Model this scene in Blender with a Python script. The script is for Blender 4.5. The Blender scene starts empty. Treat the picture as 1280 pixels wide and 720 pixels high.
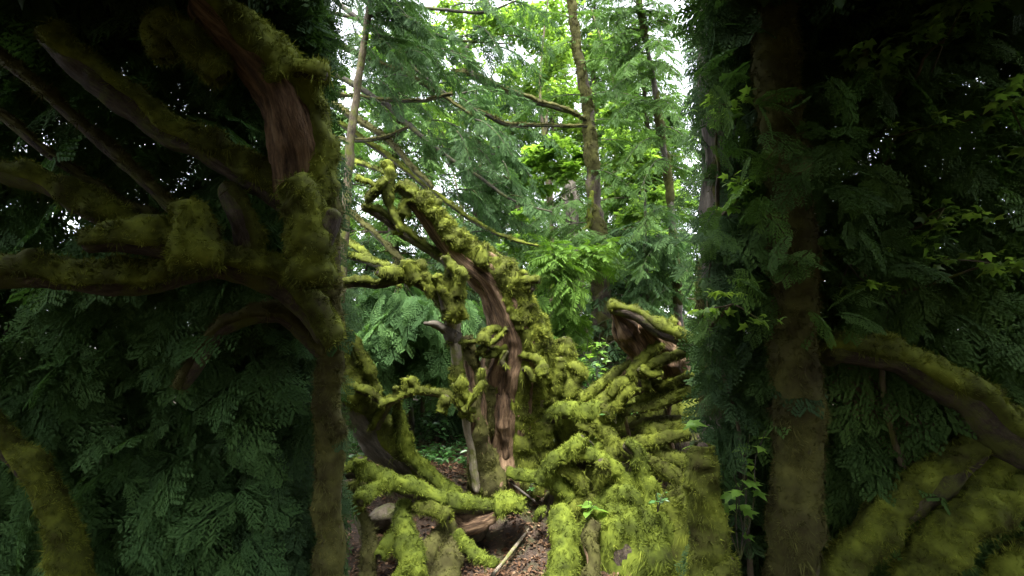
import bpy, math
import numpy as np
from mathutils import Vector
R = math.radians
rng = np.random.RandomState(11)

# ------------------------------------------------------------------ scene, camera
sc = bpy.context.scene
col = sc.collection
FPX = 649.0
PITCH = R(8)
CAM = np.array([0.0, 0.0, 1.6])
FW = np.array([0, math.cos(PITCH), math.sin(PITCH)])
UP = np.array([0, -math.sin(PITCH), math.cos(PITCH)])
RT = np.array([1.0, 0, 0])

def P(px, py, d):
    return CAM + d * (FW + (px - 640) / FPX * RT + (360 - py) / FPX * UP)

def proj(p):
    q = np.asarray(p) - CAM
    d = q @ FW
    dd = np.where(np.abs(d) < 1e-4, 1e-4, d)
    return 640 + (q @ RT) / dd * FPX, 360 - (q @ UP) / dd * FPX, d

cam_d = bpy.data.cameras.new('camera')
cam = bpy.data.objects.new('camera', cam_d); col.objects.link(cam)
cam.location = CAM; cam.rotation_euler = (R(90) + PITCH, 0, 0)
cam_d.sensor_width = 36; cam_d.lens = FPX / 1280 * 36
cam_d.clip_end = 1000; cam_d.clip_start = 0.02
sc.camera = cam

# ------------------------------------------------------------------ noise
def _h(ix, iy, iz):
    n = (ix.astype(np.int64) * 374761393 + iy.astype(np.int64) * 668265263 + iz.astype(np.int64) * 1274126177) & 0xffffffff
    n = ((n ^ (n >> 13)) * 1103515245) & 0xffffffff
    n = ((n ^ (n >> 16)) * 2654435761) & 0xffffffff
    return ((n >> 8) & 0xffff) / 32767.5 - 1.0

def vnoise(p, f=1.0, seed=0):
    p = np.asarray(p, float) * f + seed * 17.31 + 1000.0
    i = np.floor(p).astype(np.int64); t = p - i
    t = t * t * (3 - 2 * t)
    out = 0
    for a in (0, 1):
        wa = t[..., 0] if a else 1 - t[..., 0]
        for b in (0, 1):
            wb = t[..., 1] if b else 1 - t[..., 1]
            for c in (0, 1):
                wc = t[..., 2] if c else 1 - t[..., 2]
                out = out + wa * wb * wc * _h(i[..., 0] + a, i[..., 1] + b, i[..., 2] + c)
    return out

def fbm(p, f=1.0, seed=0, o=3):
    s = 0; a = 1.0; n = 0
    for k in range(o):
        s = s + a * vnoise(p, f * 2 ** k, seed + k); n += a; a *= 0.5
    return s / n

def sstep(a, b, x):
    t = np.clip((x - a) / (b - a), 0, 1)
    return t * t * (3 - 2 * t)

def nrm(v):
    return v / np.maximum(np.linalg.norm(v, axis=-1, keepdims=True), 1e-9)

# ------------------------------------------------------------------ mesh builder
class MB:
    def __init__(s):
        s.v = []; s.t = []; s.q = []; s.c = []; s.n = 0; s.tm = []; s.qm = []
    def add(s, v, tris=None, quads=None, c=None, smooth=True):
        v = np.asarray(v, np.float32).reshape(-1, 3)
        if c is None: c = np.tile(np.array([[.5, .5, .5, 1]], np.float32), (len(v), 1))
        s.v.append(v); s.c.append(np.asarray(c, np.float32))
        if tris is not None and len(tris):
            s.t.append(np.asarray(tris) + s.n); s.tm.append(np.full(len(tris), smooth))
        if quads is not None and len(quads):
            s.q.append(np.asarray(quads) + s.n); s.qm.append(np.full(len(quads), smooth))
        s.n += len(v)
    def build(s, name, mats, parent=None):
        me = bpy.data.meshes.new(name)
        v = np.concatenate(s.v); c = np.concatenate(s.c)
        t = np.concatenate(s.t) if s.t else np.zeros((0, 3), int)
        q = np.concatenate(s.q) if s.q else np.zeros((0, 4), int)
        sm = np.concatenate((s.tm or [np.zeros(0, bool)]) + (s.qm or [np.zeros(0, bool)]))
        o = bpy.data.objects.new(name, me); col.objects.link(o)
        org = np.zeros(3)
        if parent is None:
            org = np.array([v[:, 0].mean(), v[:, 1].mean(), v[:, 2].min()])
            o.location = org
        else:
            org = np.array(parent['_org']); o.parent = parent
        o['_org'] = [float(x) for x in org]
        if parent is not None: org = np.array(parent['_org']); 
        me.vertices.add(len(v)); me.vertices.foreach_set('co', (v - org).astype(np.float32).ravel())
        loops = np.concatenate([t.ravel(), q.ravel()]).astype(np.int32)
        me.loops.add(len(loops)); me.loops.foreach_set('vertex_index', loops)
        tot = np.concatenate([np.full(len(t), 3), np.full(len(q), 4)]).astype(np.int32)
        st = np.concatenate([[0], np.cumsum(tot)[:-1]]).astype(np.int32)
        me.polygons.add(len(tot))
        me.polygons.foreach_set('loop_start', st); me.polygons.foreach_set('loop_total', tot)
        me.polygons.foreach_set('use_smooth', sm.astype(bool))
        me.update(calc_edges=True)
        a = me.attributes.new('Col', 'FLOAT_COLOR', 'POINT')
        a.data.foreach_set('color', c.astype(np.float32).ravel())
        me.materials.append(mats)
        return o

def empty(name, loc):
    o = bpy.data.objects.new(name, None); col.objects.link(o)
    o.location = loc; o['_org'] = [float(x) for x in loc]; o.empty_display_size = .1
    return o

def tag(o, label, cat, group=None):
    o['label'] = label; o['category'] = cat
    if group: o['group'] = group
    return o

# ------------------------------------------------------------------ materials
def newmat(name):
    m = bpy.data.materials.new(name); m.use_nodes = True
    nt = m.node_tree; nt.nodes.clear()
    return m, nt, nt.nodes, nt.links

def ramp(N, stops):
    r = N.new('ShaderNodeValToRGB'); e = r.color_ramp.elements
    while len(e) < len(stops): e.new(.5)
    for k, (p, c) in enumerate(stops):
        e[k].position = p; e[k].color = (*c, 1)
    return r

def noise_node(N, L, scale, detail=4, rough=.6, vec=None):
    n = N.new('ShaderNodeTexNoise'); n.inputs['Scale'].default_value = scale
    n.inputs['Detail'].default_value = detail; n.inputs['Roughness'].default_value = rough
    if vec is not None: L.new(vec, n.inputs['Vector'])
    return n

def leafmat(name, cols, trans, tw=.45, rough=.6, spec=.25):
    """cols: ramp over the leaf's own random value; trans: colour of transmitted light"""
    m, nt, N, L = newmat(name)
    a = N.new('ShaderNodeAttribute'); a.attribute_name = 'Col'
    sp = N.new('ShaderNodeSeparateColor'); L.new(a.outputs['Color'], sp.inputs[0])
    r = ramp(N, cols); L.new(sp.outputs[0], r.inputs[0])
    b = N.new('ShaderNodeBsdfPrincipled'); b.inputs['Roughness'].default_value = rough
    b.inputs['Specular IOR Level'].default_value = spec
    L.new(r.outputs[0], b.inputs['Base Color'])
    t = N.new('ShaderNodeBsdfTranslucent')
    mx = N.new('ShaderNodeMix'); mx.data_type = 'RGBA'; mx.blend_type = 'MULTIPLY'; mx.inputs[0].default_value = 1
    L.new(r.outputs[0], mx.inputs[6]); mx.inputs[7].default_value = (*trans, 1)
    L.new(mx.outputs[2], t.inputs[0])
    s = N.new('ShaderNodeMixShader'); s.inputs[0].default_value = tw
    L.new(b.outputs[0], s.inputs[1]); L.new(t.outputs[0], s.inputs[2])
    o = N.new('ShaderNodeOutputMaterial'); L.new(s.outputs[0], o.inputs[0])
    return m

def mossmat(name, cols, tw=.3):
    m, nt, N, L = newmat(name)
    g = N.new('ShaderNodeNewGeometry')
    n1 = noise_node(N, L, 5.5, 4, .62, g.outputs['Position'])
    n2 = noise_node(N, L, 45, 3, .6, g.outputs['Position'])
    a = N.new('ShaderNodeAttribute'); a.attribute_name = 'Col'
    sp = N.new('ShaderNodeSeparateColor'); L.new(a.outputs['Color'], sp.inputs[0])
    m1 = N.new('ShaderNodeMath'); m1.operation = 'MULTIPLY_ADD'; m1.inputs[1].default_value = 1.0; m1.inputs[2].default_value = -.285
    L.new(n1.outputs['Fac'], m1.inputs[0])
    m2 = N.new('ShaderNodeMath'); m2.operation = 'MULTIPLY_ADD'; m2.inputs[1].default_value = .45
    L.new(sp.outputs[0], m2.inputs[0]); L.new(m1.outputs[0], m2.inputs[2])
    m3 = N.new('ShaderNodeMath'); m3.operation = 'MULTIPLY_ADD'; m3.inputs[1].default_value = .18
    L.new(n2.outputs['Fac'], m3.inputs[0]); L.new(m2.outputs[0], m3.inputs[2])
    r = ramp(N, cols); L.new(m3.outputs[0], r.inputs[0])
    b = N.new('ShaderNodeBsdfPrincipled'); b.inputs['Roughness'].default_value = .9
    b.inputs['Specular IOR Level'].default_value = .1
    L.new(r.outputs[0], b.inputs['Base Color'])
    t = N.new('ShaderNodeBsdfTranslucent'); L.new(r.outputs[0], t.inputs[0])
    s = N.new('ShaderNodeMixShader'); s.inputs[0].default_value = tw
    L.new(b.outputs[0], s.inputs[1]); L.new(t.outputs[0], s.inputs[2])
    o = N.new('ShaderNodeOutputMaterial'); L.new(s.outputs[0], o.inputs[0])
    return m

def barkmat(name, cols, scale=14, stretch=.22, bump=.6, green=None, rough=.85):
    """fissured bark: noise stretched along z, optional algae/lichen tint"""
    m, nt, N, L = newmat(name)
    tc = N.new('ShaderNodeNewGeometry')
    gr = N.new('ShaderNodeAttribute'); gr.attribute_name = 'Col'
    mp = N.new('ShaderNodeMapping'); mp.inputs['Scale'].default_value = (1, 1, stretch)
    L.new(gr.outputs['Vector'], mp.inputs[0])
    n1 = noise_node(N, L, scale, 8, .68, mp.outputs[0])
    n1.inputs['Distortion'].default_value = .6
    n4 = noise_node(N, L, scale * 4.5, 5, .7, mp.outputs[0])
    mf = N.new('ShaderNodeMath'); mf.operation = 'MULTIPLY_ADD'; mf.inputs[1].default_value = .45; mf.inputs[2].default_value = -.225
    L.new(n4.outputs['Fac'], mf.inputs[0])
    mg = N.new('ShaderNodeMath'); mg.operation = 'ADD'; L.new(n1.outputs['Fac'], mg.inputs[0]); L.new(mf.outputs[0], mg.inputs[1])
    r = ramp(N, cols); L.new(mg.outputs[0], r.inputs[0])
    outc = r.outputs[0]
    if green is not None:
        n2 = noise_node(N, L, 7, 6, .7, tc.outputs['Position'])
        rr = ramp(N, [(.48, (0, 0, 0)), (.62, (1, 1, 1))]); L.new(n2.outputs['Fac'], rr.inputs[0])
        mx = N.new('ShaderNodeMix'); mx.data_type = 'RGBA'
        L.new(rr.outputs[0], mx.inputs[0]); L.new(outc, mx.inputs[6]); mx.inputs[7].default_value = (*green, 1)
        outc = mx.outputs[2]
    b = N.new('ShaderNodeBsdfPrincipled'); b.inputs['Roughness'].default_value = rough
    b.inputs['Specular IOR Level'].default_value = .2
    L.new(outc, b.inputs['Base Color'])
    n3 = noise_node(N, L, scale * 3.2, 8, .75, mp.outputs[0])
    ad = N.new('ShaderNodeMath'); ad.operation = 'ADD'
    L.new(n1.outputs['Fac'], ad.inputs[0]); L.new(n3.outputs['Fac'], ad.inputs[1])
    bp = N.new('ShaderNodeBump'); bp.inputs['Strength'].default_value = bump; bp.inputs['Distance'].default_value = .03
    L.new(ad.outputs[0], bp.inputs['Height']); L.new(bp.outputs[0], b.inputs['Normal'])
    o = N.new('ShaderNodeOutputMaterial'); L.new(b.outputs[0], o.inputs[0])
    return m

M = {}
M['moss'] = mossmat('moss_yellow_green', [(.12, (.022, .018, .007)), (.34, (.060, .071, .013)), (.55, (.138, .166, .023)), (.8, (.25, .275, .045))], .2)
M['moss_lime'] = mossmat('moss_lime', [(.12, (.019, .022, .007)), (.34, (.060, .080, .012)), (.55, (.132, .168, .022)), (.8, (.235, .275, .042))], .2)
M['moss_dull'] = mossmat('moss_dull', [(.12, (.024, .02, .01)), (.34, (.052, .05, .018)), (.55, (.09, .092, .027)), (.8, (.15, .15, .045))], .2)
M['bark_red'] = barkmat('rotten_red_bark', [(.3, (.016, .010, .006)), (.45, (.085, .053, .031)), (.58, (.20, .132, .078)), (.8, (.33, .24, .15))], 15, .16, .9)
M['bark_dark'] = barkmat('dark_bark', [(.3, (.012, .010, .008)), (.5, (.045, .034, .025)), (.68, (.10, .08, .06)), (.85, (.17, .14, .11))], 17, .3, .8, green=(.075, .085, .018))
M['bark_pale'] = barkmat('pale_dead_wood', [(.3, (.06, .05, .038)), (.48, (.17, .145, .11)), (.65, (.29, .25, .19)), (.85, (.40, .36, .29))], 15, .18, .7, green=(.12, .13, .035))
M['bark_grey'] = barkmat('grey_bark', [(.3, (.03, .026, .021)), (.5, (.085, .074, .058)), (.68, (.155, .138, .11)), (.85, (.23, .205, .165))], 12, .25, .8)
M['bark_mossy'] = barkmat('mossy_bark', [(.3, (.02, .017, .012)), (.5, (.07, .055, .035)), (.68, (.13, .11, .065)), (.85, (.19, .16, .10))], 9, .35, .8, green=(.085, .10, .016))
M['twig'] = barkmat('dark_twig', [(.3, (.012, .011, .009)), (.6, (.05, .045, .035)), (.85, (.09, .085, .06))], 20, .6, .4, green=(.06, .07, .02))
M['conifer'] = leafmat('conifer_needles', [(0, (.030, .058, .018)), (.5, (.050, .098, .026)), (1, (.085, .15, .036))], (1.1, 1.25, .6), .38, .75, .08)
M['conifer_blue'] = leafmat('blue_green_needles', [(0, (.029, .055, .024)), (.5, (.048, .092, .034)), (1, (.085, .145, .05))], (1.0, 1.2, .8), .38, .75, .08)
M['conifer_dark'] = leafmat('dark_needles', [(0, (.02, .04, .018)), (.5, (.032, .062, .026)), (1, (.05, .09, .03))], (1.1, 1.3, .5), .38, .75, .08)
M['cedar'] = leafmat('cedar_fronds', [(0, (.032, .066, .026)), (.5, (.054, .112, .038)), (1, (.09, .17, .054))], (1.1, 1.25, .55), .38, .75, .08)
M['hemlock'] = leafmat('young_hemlock_needles', [(0, (.045, .092, .018)), (.5, (.075, .145, .025)), (1, (.125, .21, .036))], (1.15, 1.3, .5), .38, .75, .08)
M['maple'] = leafmat('maple_leaves', [(0, (.055, .12, .022)), (.5, (.095, .18, .032)), (1, (.15, .25, .045))], (1.7, 1.6, .9), .55, .45, .3)
M['maple_light'] = leafmat('bright_maple_leaves', [(0, (.08, .165, .026)), (.5, (.12, .23, .036)), (1, (.17, .30, .05))], (1.7, 1.6, .9), .55, .45, .3)
M['salal'] = leafmat('glossy_leaves', [(0, (.03, .085, .02)), (.5, (.05, .13, .03)), (1, (.08, .19, .05))], (1.2, 1.3, .5), .3, .35, .5)
M['litter'] = leafmat('dead_leaves', [(0, (.035, .019, .010)), (.4, (.085, .045, .024)), (.75, (.14, .08, .045)), (1, (.22, .155, .095))], (1, .9, .8), .1, .8, .15)
def soilmat():
    m, nt, N, L = newmat('forest_floor')
    g = N.new('ShaderNodeNewGeometry')
    n1 = noise_node(N, L, 6, 10, .7, g.outputs['Position'])
    r = ramp(N, [(.32, (.012, .008, .005)), (.5, (.036, .023, .015)), (.62, (.065, .041, .026)), (.8, (.105, .07, .046))]); L.new(n1.outputs['Fac'], r.inputs[0])
    n2 = noise_node(N, L, 2.3, 6, .65, g.outputs['Position'])
    rr = ramp(N, [(.5, (0, 0, 0)), (.63, (1, 1, 1))]); L.new(n2.outputs['Fac'], rr.inputs[0])
    mx = N.new('ShaderNodeMix'); mx.data_type = 'RGBA'
    L.new(rr.outputs[0], mx.inputs[0]); L.new(r.outputs[0], mx.inputs[6]); mx.inputs[7].default_value = (.06, .065, .02, 1)
    b = N.new('ShaderNodeBsdfPrincipled'); b.inputs['Roughness'].default_value = .95
    L.new(mx.outputs[2], b.inputs['Base Color'])
    n3 = noise_node(N, L, 40, 8, .7, g.outputs['Position'])
    bp = N.new('ShaderNodeBump'); bp.inputs['Strength'].default_value = .8; bp.inputs['Distance'].default_value = .03
    L.new(n3.outputs['Fac'], bp.inputs['Height']); L.new(bp.outputs[0], b.inputs['Normal'])
    o = N.new('ShaderNodeOutputMaterial'); L.new(b.outputs[0], o.inputs[0])
    return m
M['soil'] = soilmat()
M['rock'] = barkmat('brown_rock', [(.3, (.022, .018, .013)), (.5, (.055, .045, .032)), (.7, (.105, .087, .062)), (.85, (.16, .135, .1))], 6, .9, .7, green=(.06, .065, .02))

# ------------------------------------------------------------------ ground
def hgt(x, y):
    x = np.asarray(x, float); y = np.asarray(y, float)
    p = np.stack([x, y, np.zeros_like(x)], -1)
    z = .56 * sstep(4.25, 5.35, y) - .06 * sstep(3.5, 4.3, y)
    z = z + .035 * np.clip(y - 5.4, 0, 60)
    z = z + .06 * fbm(p, 1.1, 3, 3) + .5 * sstep(8, 30, y) * fbm(p, .15, 5, 2)
    # hollow under the log
    z = z - .42 * np.exp(-(((x + .55) / .5) ** 2 + ((y - 4.75) / .33) ** 2))
    return z

gx = np.concatenate([np.linspace(-120, -6, 25)[:-1], np.linspace(-6, 6, 161), np.linspace(6, 120, 25)[1:]])
gy = np.concatenate([np.linspace(-60, -3, 14)[:-1], np.linspace(-3, 10, 175), np.linspace(10, 160, 45)[1:]])
X, Y = np.meshgrid(gx, gy)
gv = np.stack([X, Y, hgt(X, Y) + .02 * vnoise(np.stack([X, Y, X * 0], -1), 6, 9)], -1).reshape(-1, 3)
nx, ny = len(gx), len(gy)
I, J = np.meshgrid(np.arange(nx - 1), np.arange(ny - 1)); b0 = (J * nx + I).ravel()
mb = MB(); mb.add(gv, quads=np.stack([b0, b0 + 1, b0 + nx + 1, b0 + nx], -1))
ground = mb.build('ground', M['soil']); ground['kind'] = 'structure'

def G(px, py):
    for d in np.arange(2.5, 30, .02):
        p = P(px, py, d)
        if p[2] <= float(hgt(p[0], p[1])): return d
    return 30.

# ------------------------------------------------------------------ tubes
def catmull(pts, n):
    pts = np.asarray(pts, float)
    p = np.concatenate([[2 * pts[0] - pts[1]], pts, [2 * pts[-1] - pts[-2]]])
    k = len(pts) - 1
    u = np.linspace(0, k, n); i = np.minimum(u.astype(int), k - 1); t = (u - i)[:, None]
    a, b, c, d = p[i], p[i + 1], p[i + 2], p[i + 3]
    return .5 * (2 * b + (c - a) * t + (2 * a - 5 * b + 4 * c - d) * t * t + (3 * b - a - 3 * c + d) * t ** 3)

def frames(c):
    T = nrm(np.gradient(c, axis=0))
    n = np.zeros_like(c); v = np.cross(T[0], [0.31, 0.2, .93]); v = v / np.linalg.norm(v); n[0] = v
    for k in range(1, len(c)):
        v = n[k - 1] - T[k] * np.dot(n[k - 1], T[k]); n[k] = v / max(np.linalg.norm(v), 1e-9)
    return T, n, np.cross(T, n)

def centre(pts4, ds, cap=True, wob=0., seed=0):
    """pts4: (x, y, z, r) world control points -> smooth centreline and radii with rounded ends"""
    pts4 = np.asarray(pts4, float)
    ln = np.linalg.norm(np.diff(pts4[:, :3], axis=0), axis=1).sum()
    n = max(6, int(ln / ds))
    q = catmull(pts4, n); c, r = q[:, :3], np.maximum(q[:, 3], .002)
    if wob: c = c + wob * np.stack([vnoise(c, min(5, .4 / np.median(r)), seed + k) for k in range(3)], -1) * r[:, None]
    if cap:
        T0 = nrm(c[0] - c[1]); T1 = nrm(c[-1] - c[-2])
        a = np.array([.98, .85, .6, .25, .02]); h = np.sqrt(1 - a * a) * .8
        c = np.concatenate([(c[0] + T0 * (h * r[0])[:, None])[::-1], c, c[-1] + T1 * (h * r[-1])[:, None]])
        r = np.concatenate([(a * r[0])[::-1], r, a * r[-1]])
    return c, r

def ringmesh(c, off, T, n, b, k):
    th = np.linspace(0, 2 * np.pi, k, endpoint=False)
    dirs = np.cos(th)[None, :, None] * n[:, None] + np.sin(th)[None, :, None] * b[:, None]
    v = c[:, None] + dirs * off[..., None]
    m = len(c); I, J = np.meshgrid(np.arange(m - 1), np.arange(k), indexing='ij')
    a0 = I * k + J; a1 = I * k + (J + 1) % k
    return v, dirs, np.stack([a0, a1, a1 + k, a0 + k], -1).reshape(-1, 4)

def bark_tube(mb, pts4, ds=.03, k=14, rough=.18, seed=0, flute=0., cap=True, fine=.0):
    c, r = centre(pts4, ds, cap, .3, seed)
    r = r * (1 + .16 * vnoise(c, min(8, .4 / np.median(r)), seed + 9))
    T, n, b = frames(c)
    th = np.linspace(0, 2 * np.pi, k, endpoint=False)
    dirs = np.cos(th)[None, :, None] * n[:, None] + np.sin(th)[None, :, None] * b[:, None]
    p0 = c[:, None] + dirs * r[:, None, None]
    f = .9 / max(np.median(r), .01)
    off = r[:, None] * (1 + rough * fbm(p0, f, seed, 3))
    if flute:   # long ridges that run along the wood
        cyl = np.stack([np.cos(th)[None, :] * 2.4 + 0 * r[:, None], np.sin(th)[None, :] * 2.4 + 0 * r[:, None], np.linspace(0, 1.6, len(c))[:, None] + 0 * th[None]], -1)
        off = off * (1 + flute * fbm(cyl * np.array([1, 1, 1.0]), 2.2, seed + 5, 4))
    v, dirs, q = ringmesh(c, off, T, n, b, k)
    sl = np.concatenate([[0], np.cumsum(np.linalg.norm(np.diff(c, axis=0), axis=1))])
    gc = np.ones(v.shape[:2] + (4,), np.float32); rm = np.median(r)
    gc[..., 0] = np.cos(th)[None] * rm + 3.1 * (seed % 17); gc[..., 1] = np.sin(th)[None] * rm + 1.7 * (seed % 13); gc[..., 2] = sl[:, None]
    mb.add(v.reshape(-1, 3), quads=q, c=gc.reshape(-1, 4))
    return c, r, T, n, b

def blades_on(mb, v, q, cov, nor, dens, L, w, droop, hang, seed, lmod=None):
    """shaggy moss: tufts of small pointed shoots that lean together, scattered over the quads of a skin"""
    rs = np.random.RandomState(seed)
    A, B, C, D = (v[q[:, i]] for i in range(4))
    area = .5 * np.linalg.norm(np.cross(C - A, D - B), axis=1)
    cv = cov[q].mean(1); wgt = area * np.clip(cv, 0, 1)
    per = 9
    n = int(wgt.sum() * dens / per)
    if n < 2: return
    f = rs.choice(len(q), n, p=wgt / wgt.sum())
    s, t = rs.rand(n, 1), rs.rand(n, 1)
    p = (A[f] * (1 - s) + B[f] * s) * (1 - t) + (D[f] * (1 - s) + C[f] * s) * t
    N_ = nrm(nor[q[f, 0]] + .001)
    ran = rs.normal(size=(n, 3))
    lean = nrm(N_ + .45 * ran + np.array([0, 0, -droop]))
    ll = L * rs.uniform(.5, 1.5, n) * (1 + .5 * vnoise(p, 18, seed))
    if hang > 0:
        under = (N_[:, 2] < .45) & (rs.rand(n) < hang) & (vnoise(p, 9, seed + 3) > -.1)
        lean[under] = nrm(np.array([0, 0, -1.]) + .2 * ran[under] + .18 * N_[under])
        ll[under] *= rs.uniform(1.4, 2.8, under.sum())
    tone = np.clip(.5 + .33 * ran[:, 0] * .8 + .25 * vnoise(p, 12, seed + 5), 0, 1)
    rep = lambda x: np.repeat(x, per, axis=0)
    m = n * per
    jit = rs.normal(size=(m, 3)); jit -= rep(N_) * (jit * rep(N_)).sum(1, keepdims=True)
    base = rep(p) + jit * .0085 - rep(N_) * .004
    d = nrm(rep(lean) + jit * .42 + .2 * rs.normal(size=(m, 3)))
    side = nrm(np.cross(d, rs.normal(size=(m, 3))))
    l3 = (rep(ll) * rs.uniform(.55, 1.2, m) * np.exp(-.12 * (jit ** 2).sum(1)))[:, None]
    ww = w * rs.uniform(.6, 1.3, (m, 1))
    V = np.stack([base - side * ww * .5, base + side * ww * .5, base + d * l3], 1)
    c = np.ones((m, 3, 4), np.float32)
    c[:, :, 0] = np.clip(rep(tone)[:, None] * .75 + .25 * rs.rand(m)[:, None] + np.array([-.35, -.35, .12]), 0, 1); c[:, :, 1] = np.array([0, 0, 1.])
    mb.add(V.reshape(-1, 3), tris=np.arange(m * 3).reshape(-1, 3), c=c.reshape(-1, 4), smooth=False)

def moss_tube(mb, pts4, thick, bias=.3, ds=.025, k=18, dens=9000, L=.026, w=.007, droop=.25, hang=.1, seed=0, patch=.7, upvec=None, lump=.5):
    c, r = centre(pts4, ds, True, .3, seed)
    r = r * (1 + .16 * vnoise(c, min(8, .4 / np.median(r)), seed + 9))
    T, n, b = frames(c)
    th = np.linspace(0, 2 * np.pi, k, endpoint=False)
    dirs = np.cos(th)[None, :, None] * n[:, None] + np.sin(th)[None, :, None] * b[:, None]
    p0 = c[:, None] + dirs * r[:, None, None]
    uv = np.array([0, 0, 1.]) if upvec is None else nrm(np.array(upvec, float))
    up = dirs @ uv
    low = fbm(p0, 3.2, seed + 1, 2); mid = fbm(p0, 9, seed + 2, 3)
    cov = sstep(-.35, .35, up + bias + patch * 1.3 * low)
    th_ = thick * cov * np.clip(1 + lump * (2.2 * mid + 1.3 * fbm(p0, 26, seed + 4, 2)), .25, 3)
    rr = r[:, None]
    off = rr - .012 - .06 * rr + (th_ + .012 + .06 * rr) * sstep(.02, .45, cov)
    v, dirs2, q = ringmesh(c, off, T, n, b, k)
    v = v.copy(); v[..., 2] -= .35 * np.maximum(th_, 0) * (np.abs(up) < .5) * cov     # the skirt sags
    v = v.reshape(-1, 3)
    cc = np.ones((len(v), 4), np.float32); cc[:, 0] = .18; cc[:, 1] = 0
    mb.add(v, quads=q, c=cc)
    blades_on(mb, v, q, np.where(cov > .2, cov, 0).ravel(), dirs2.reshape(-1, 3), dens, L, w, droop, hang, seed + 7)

_sd = [100]
def px4(pts, d=None):
    """(px, py, depth, radius px) -> world control points"""
    out = []
    for p in pts:
        x, y, dd, r = p
        out.append([*P(x, y, dd), r * dd / FPX])
    return out

def limb(parent, pts, name='branch', bark='bark_dark', moss='moss', bias=.3, f=.68, dens=9000, hang=.12, L=.028, w=.0075, k=16, droop=.25, patch=.7, rough=.2, flute=0., ds=.028, mossf=None, lump=.5, upvec=None, mossds=None):
    """a branch or root: bark tube as a part, its moss as a sub-part"""
    _sd[0] += 13; s = _sd[0]
    w4 = np.array(px4(pts))
    if moss and bias > 0: w4[:, 3] *= .86; bias = bias * .45 - .05; L = L * .9; w = w * .85
    full = w4[:, 3].copy()
    mb = MB(); wb = w4.copy(); wb[:, 3] = full * f
    bark_tube(mb, wb, ds, k, rough, s, flute)
    o = mb.build(name, M[bark], parent)
    if moss:
        m2 = MB(); t = np.median(full) * ((1 - f) if mossf is None else mossf) + .006
        moss_tube(m2, wb, t, bias, mossds or min(ds, .025), max(k + 2, 18), dens, L, w, droop, hang, s, patch, upvec, lump)
        m2.build('moss', M[moss], o)
    return o

# ------------------------------------------------------------------ foliage templates
def spray_template(nl=11, sub=0, width=.42, leafw=.05, droop=.18, seed=0, fine=1.0):
    """a flat conifer spray along +x, z up: midrib with paired side twigs that droop at the tips"""
    rs = np.random.RandomState(seed); V = []; F = []; C = []
    def tri(a, b, c, v):
        F.append([len(V), len(V) + 1, len(V) + 2]); V.extend([a, b, c]); C.extend([v] * 3)
    def zz(x, y): return -droop * x * x - .25 * abs(y)
    tri((0, -.008, 0), (0, .008, 0), (1, 0, zz(1, 0)), .1)
    for i in range(nl):
        t = .06 + .92 * i / nl
        for s in (-1, 1):
            ln = width * (1 - .75 * t ** 1.4) * (.45 + .55 * min(1, t * 3.2)) * rs.uniform(.75, 1.15)
            ang = R(rs.uniform(42, 62)); dx, dy = math.cos(ang), s * math.sin(ang)
            bx = t + rs.uniform(-.02, .02)
            val = rs.uniform(.2, 1)
            tip = (bx + dx * ln, dy * ln)
            if sub == 0:
                px_, py_ = -dy * leafw, dx * leafw
                m = (bx + dx * ln * .45, dy * ln * .45)
                V0 = [(bx, 0, zz(bx, 0)), (m[0] + px_, m[1] + py_, zz(*m) - .01), (tip[0], tip[1], zz(*tip) - .02), (m[0] - px_, m[1] - py_, zz(*m) + .005)]
                tri(V0[0], V0[1], V0[2], val); tri(V0[0], V0[2], V0[3], val)
            else:
                tri((bx, -.004, zz(bx, 0)), (bx, .004, zz(bx, 0)), (tip[0], tip[1], zz(*tip)), .2)
                for j in range(sub):
                    u = .12 + .85 * j / sub
                    qx, qy = bx + dx * ln * u, dy * ln * u
                    l2 = ln * .36 * (1 - .6 * u) * rs.uniform(.8, 1.2)
                    for s2 in (-1, 1):
                        a2 = ang * s + s2 * R(rs.uniform(35, 55))
                        ex, ey = qx + math.cos(a2) * l2, qy + math.sin(a2) * l2
                        wx, wy = -math.sin(a2) * leafw * .5, math.cos(a2) * leafw * .5
                        mx_, my_ = (qx + ex) / 2, (qy + ey) / 2
                        tri((qx, qy, zz(qx, qy)), (mx_ + wx, my_ + wy, zz(mx_, my_)), (ex, ey, zz(ex, ey) - .01), val)
                        tri((qx, qy, zz(qx, qy)), (ex, ey, zz(ex, ey) - .01), (mx_ - wx, my_ - wy, zz(mx_, my_)), val)
    return np.array(V, np.float32), np.array(F), np.array(C, np.float32)

def maple_template():
    pts = []
    lobes = [(-125, .5), (-95, .3), (-62, .78), (-38, .42), (0, 1.), (38, .42), (62, .78), (95, .3), (125, .5)]
    for a, r in lobes: pts.append((math.cos(R(a)) * r * .6 + .35, math.sin(R(a)) * r * .6, -.12 * r * r))
    pts.append((.15, 0, 0))
    V = [(.35, 0, .03)] + pts
    F = [[0, i, i + 1] for i in range(1, len(pts))] + [[0, len(pts), 1]]
    V = np.array(V, np.float32)
    return V, np.array(F), np.full(len(V), .5, np.float32)

def oval_template():
    V = np.array([(0, 0, 0), (.3, .2, .03), (.65, .18, .0), (1, 0, -.12), (.65, -.18, 0), (.3, -.2, .03), (.5, 0, -.04)], np.float32)
    F = np.array([[0, 1, 6], [1, 2, 6], [2, 3, 6], [3, 4, 6], [4, 5, 6], [5, 0, 6]])
    return V, F, np.full(7, .5, np.float32)

T_FAR = spray_template(9, 0, .5, .045, .25, 1)
T_MID = spray_template(13, 0, .42, .026, .25, 2)
T_NEAR = spray_template(12, 6, .5, .03, .28, 3)
T_NEAR2 = spray_template(10, 5, .62, .045, .45, 4)
T_MAPLE = maple_template(); T_OVAL = oval_template()

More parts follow.
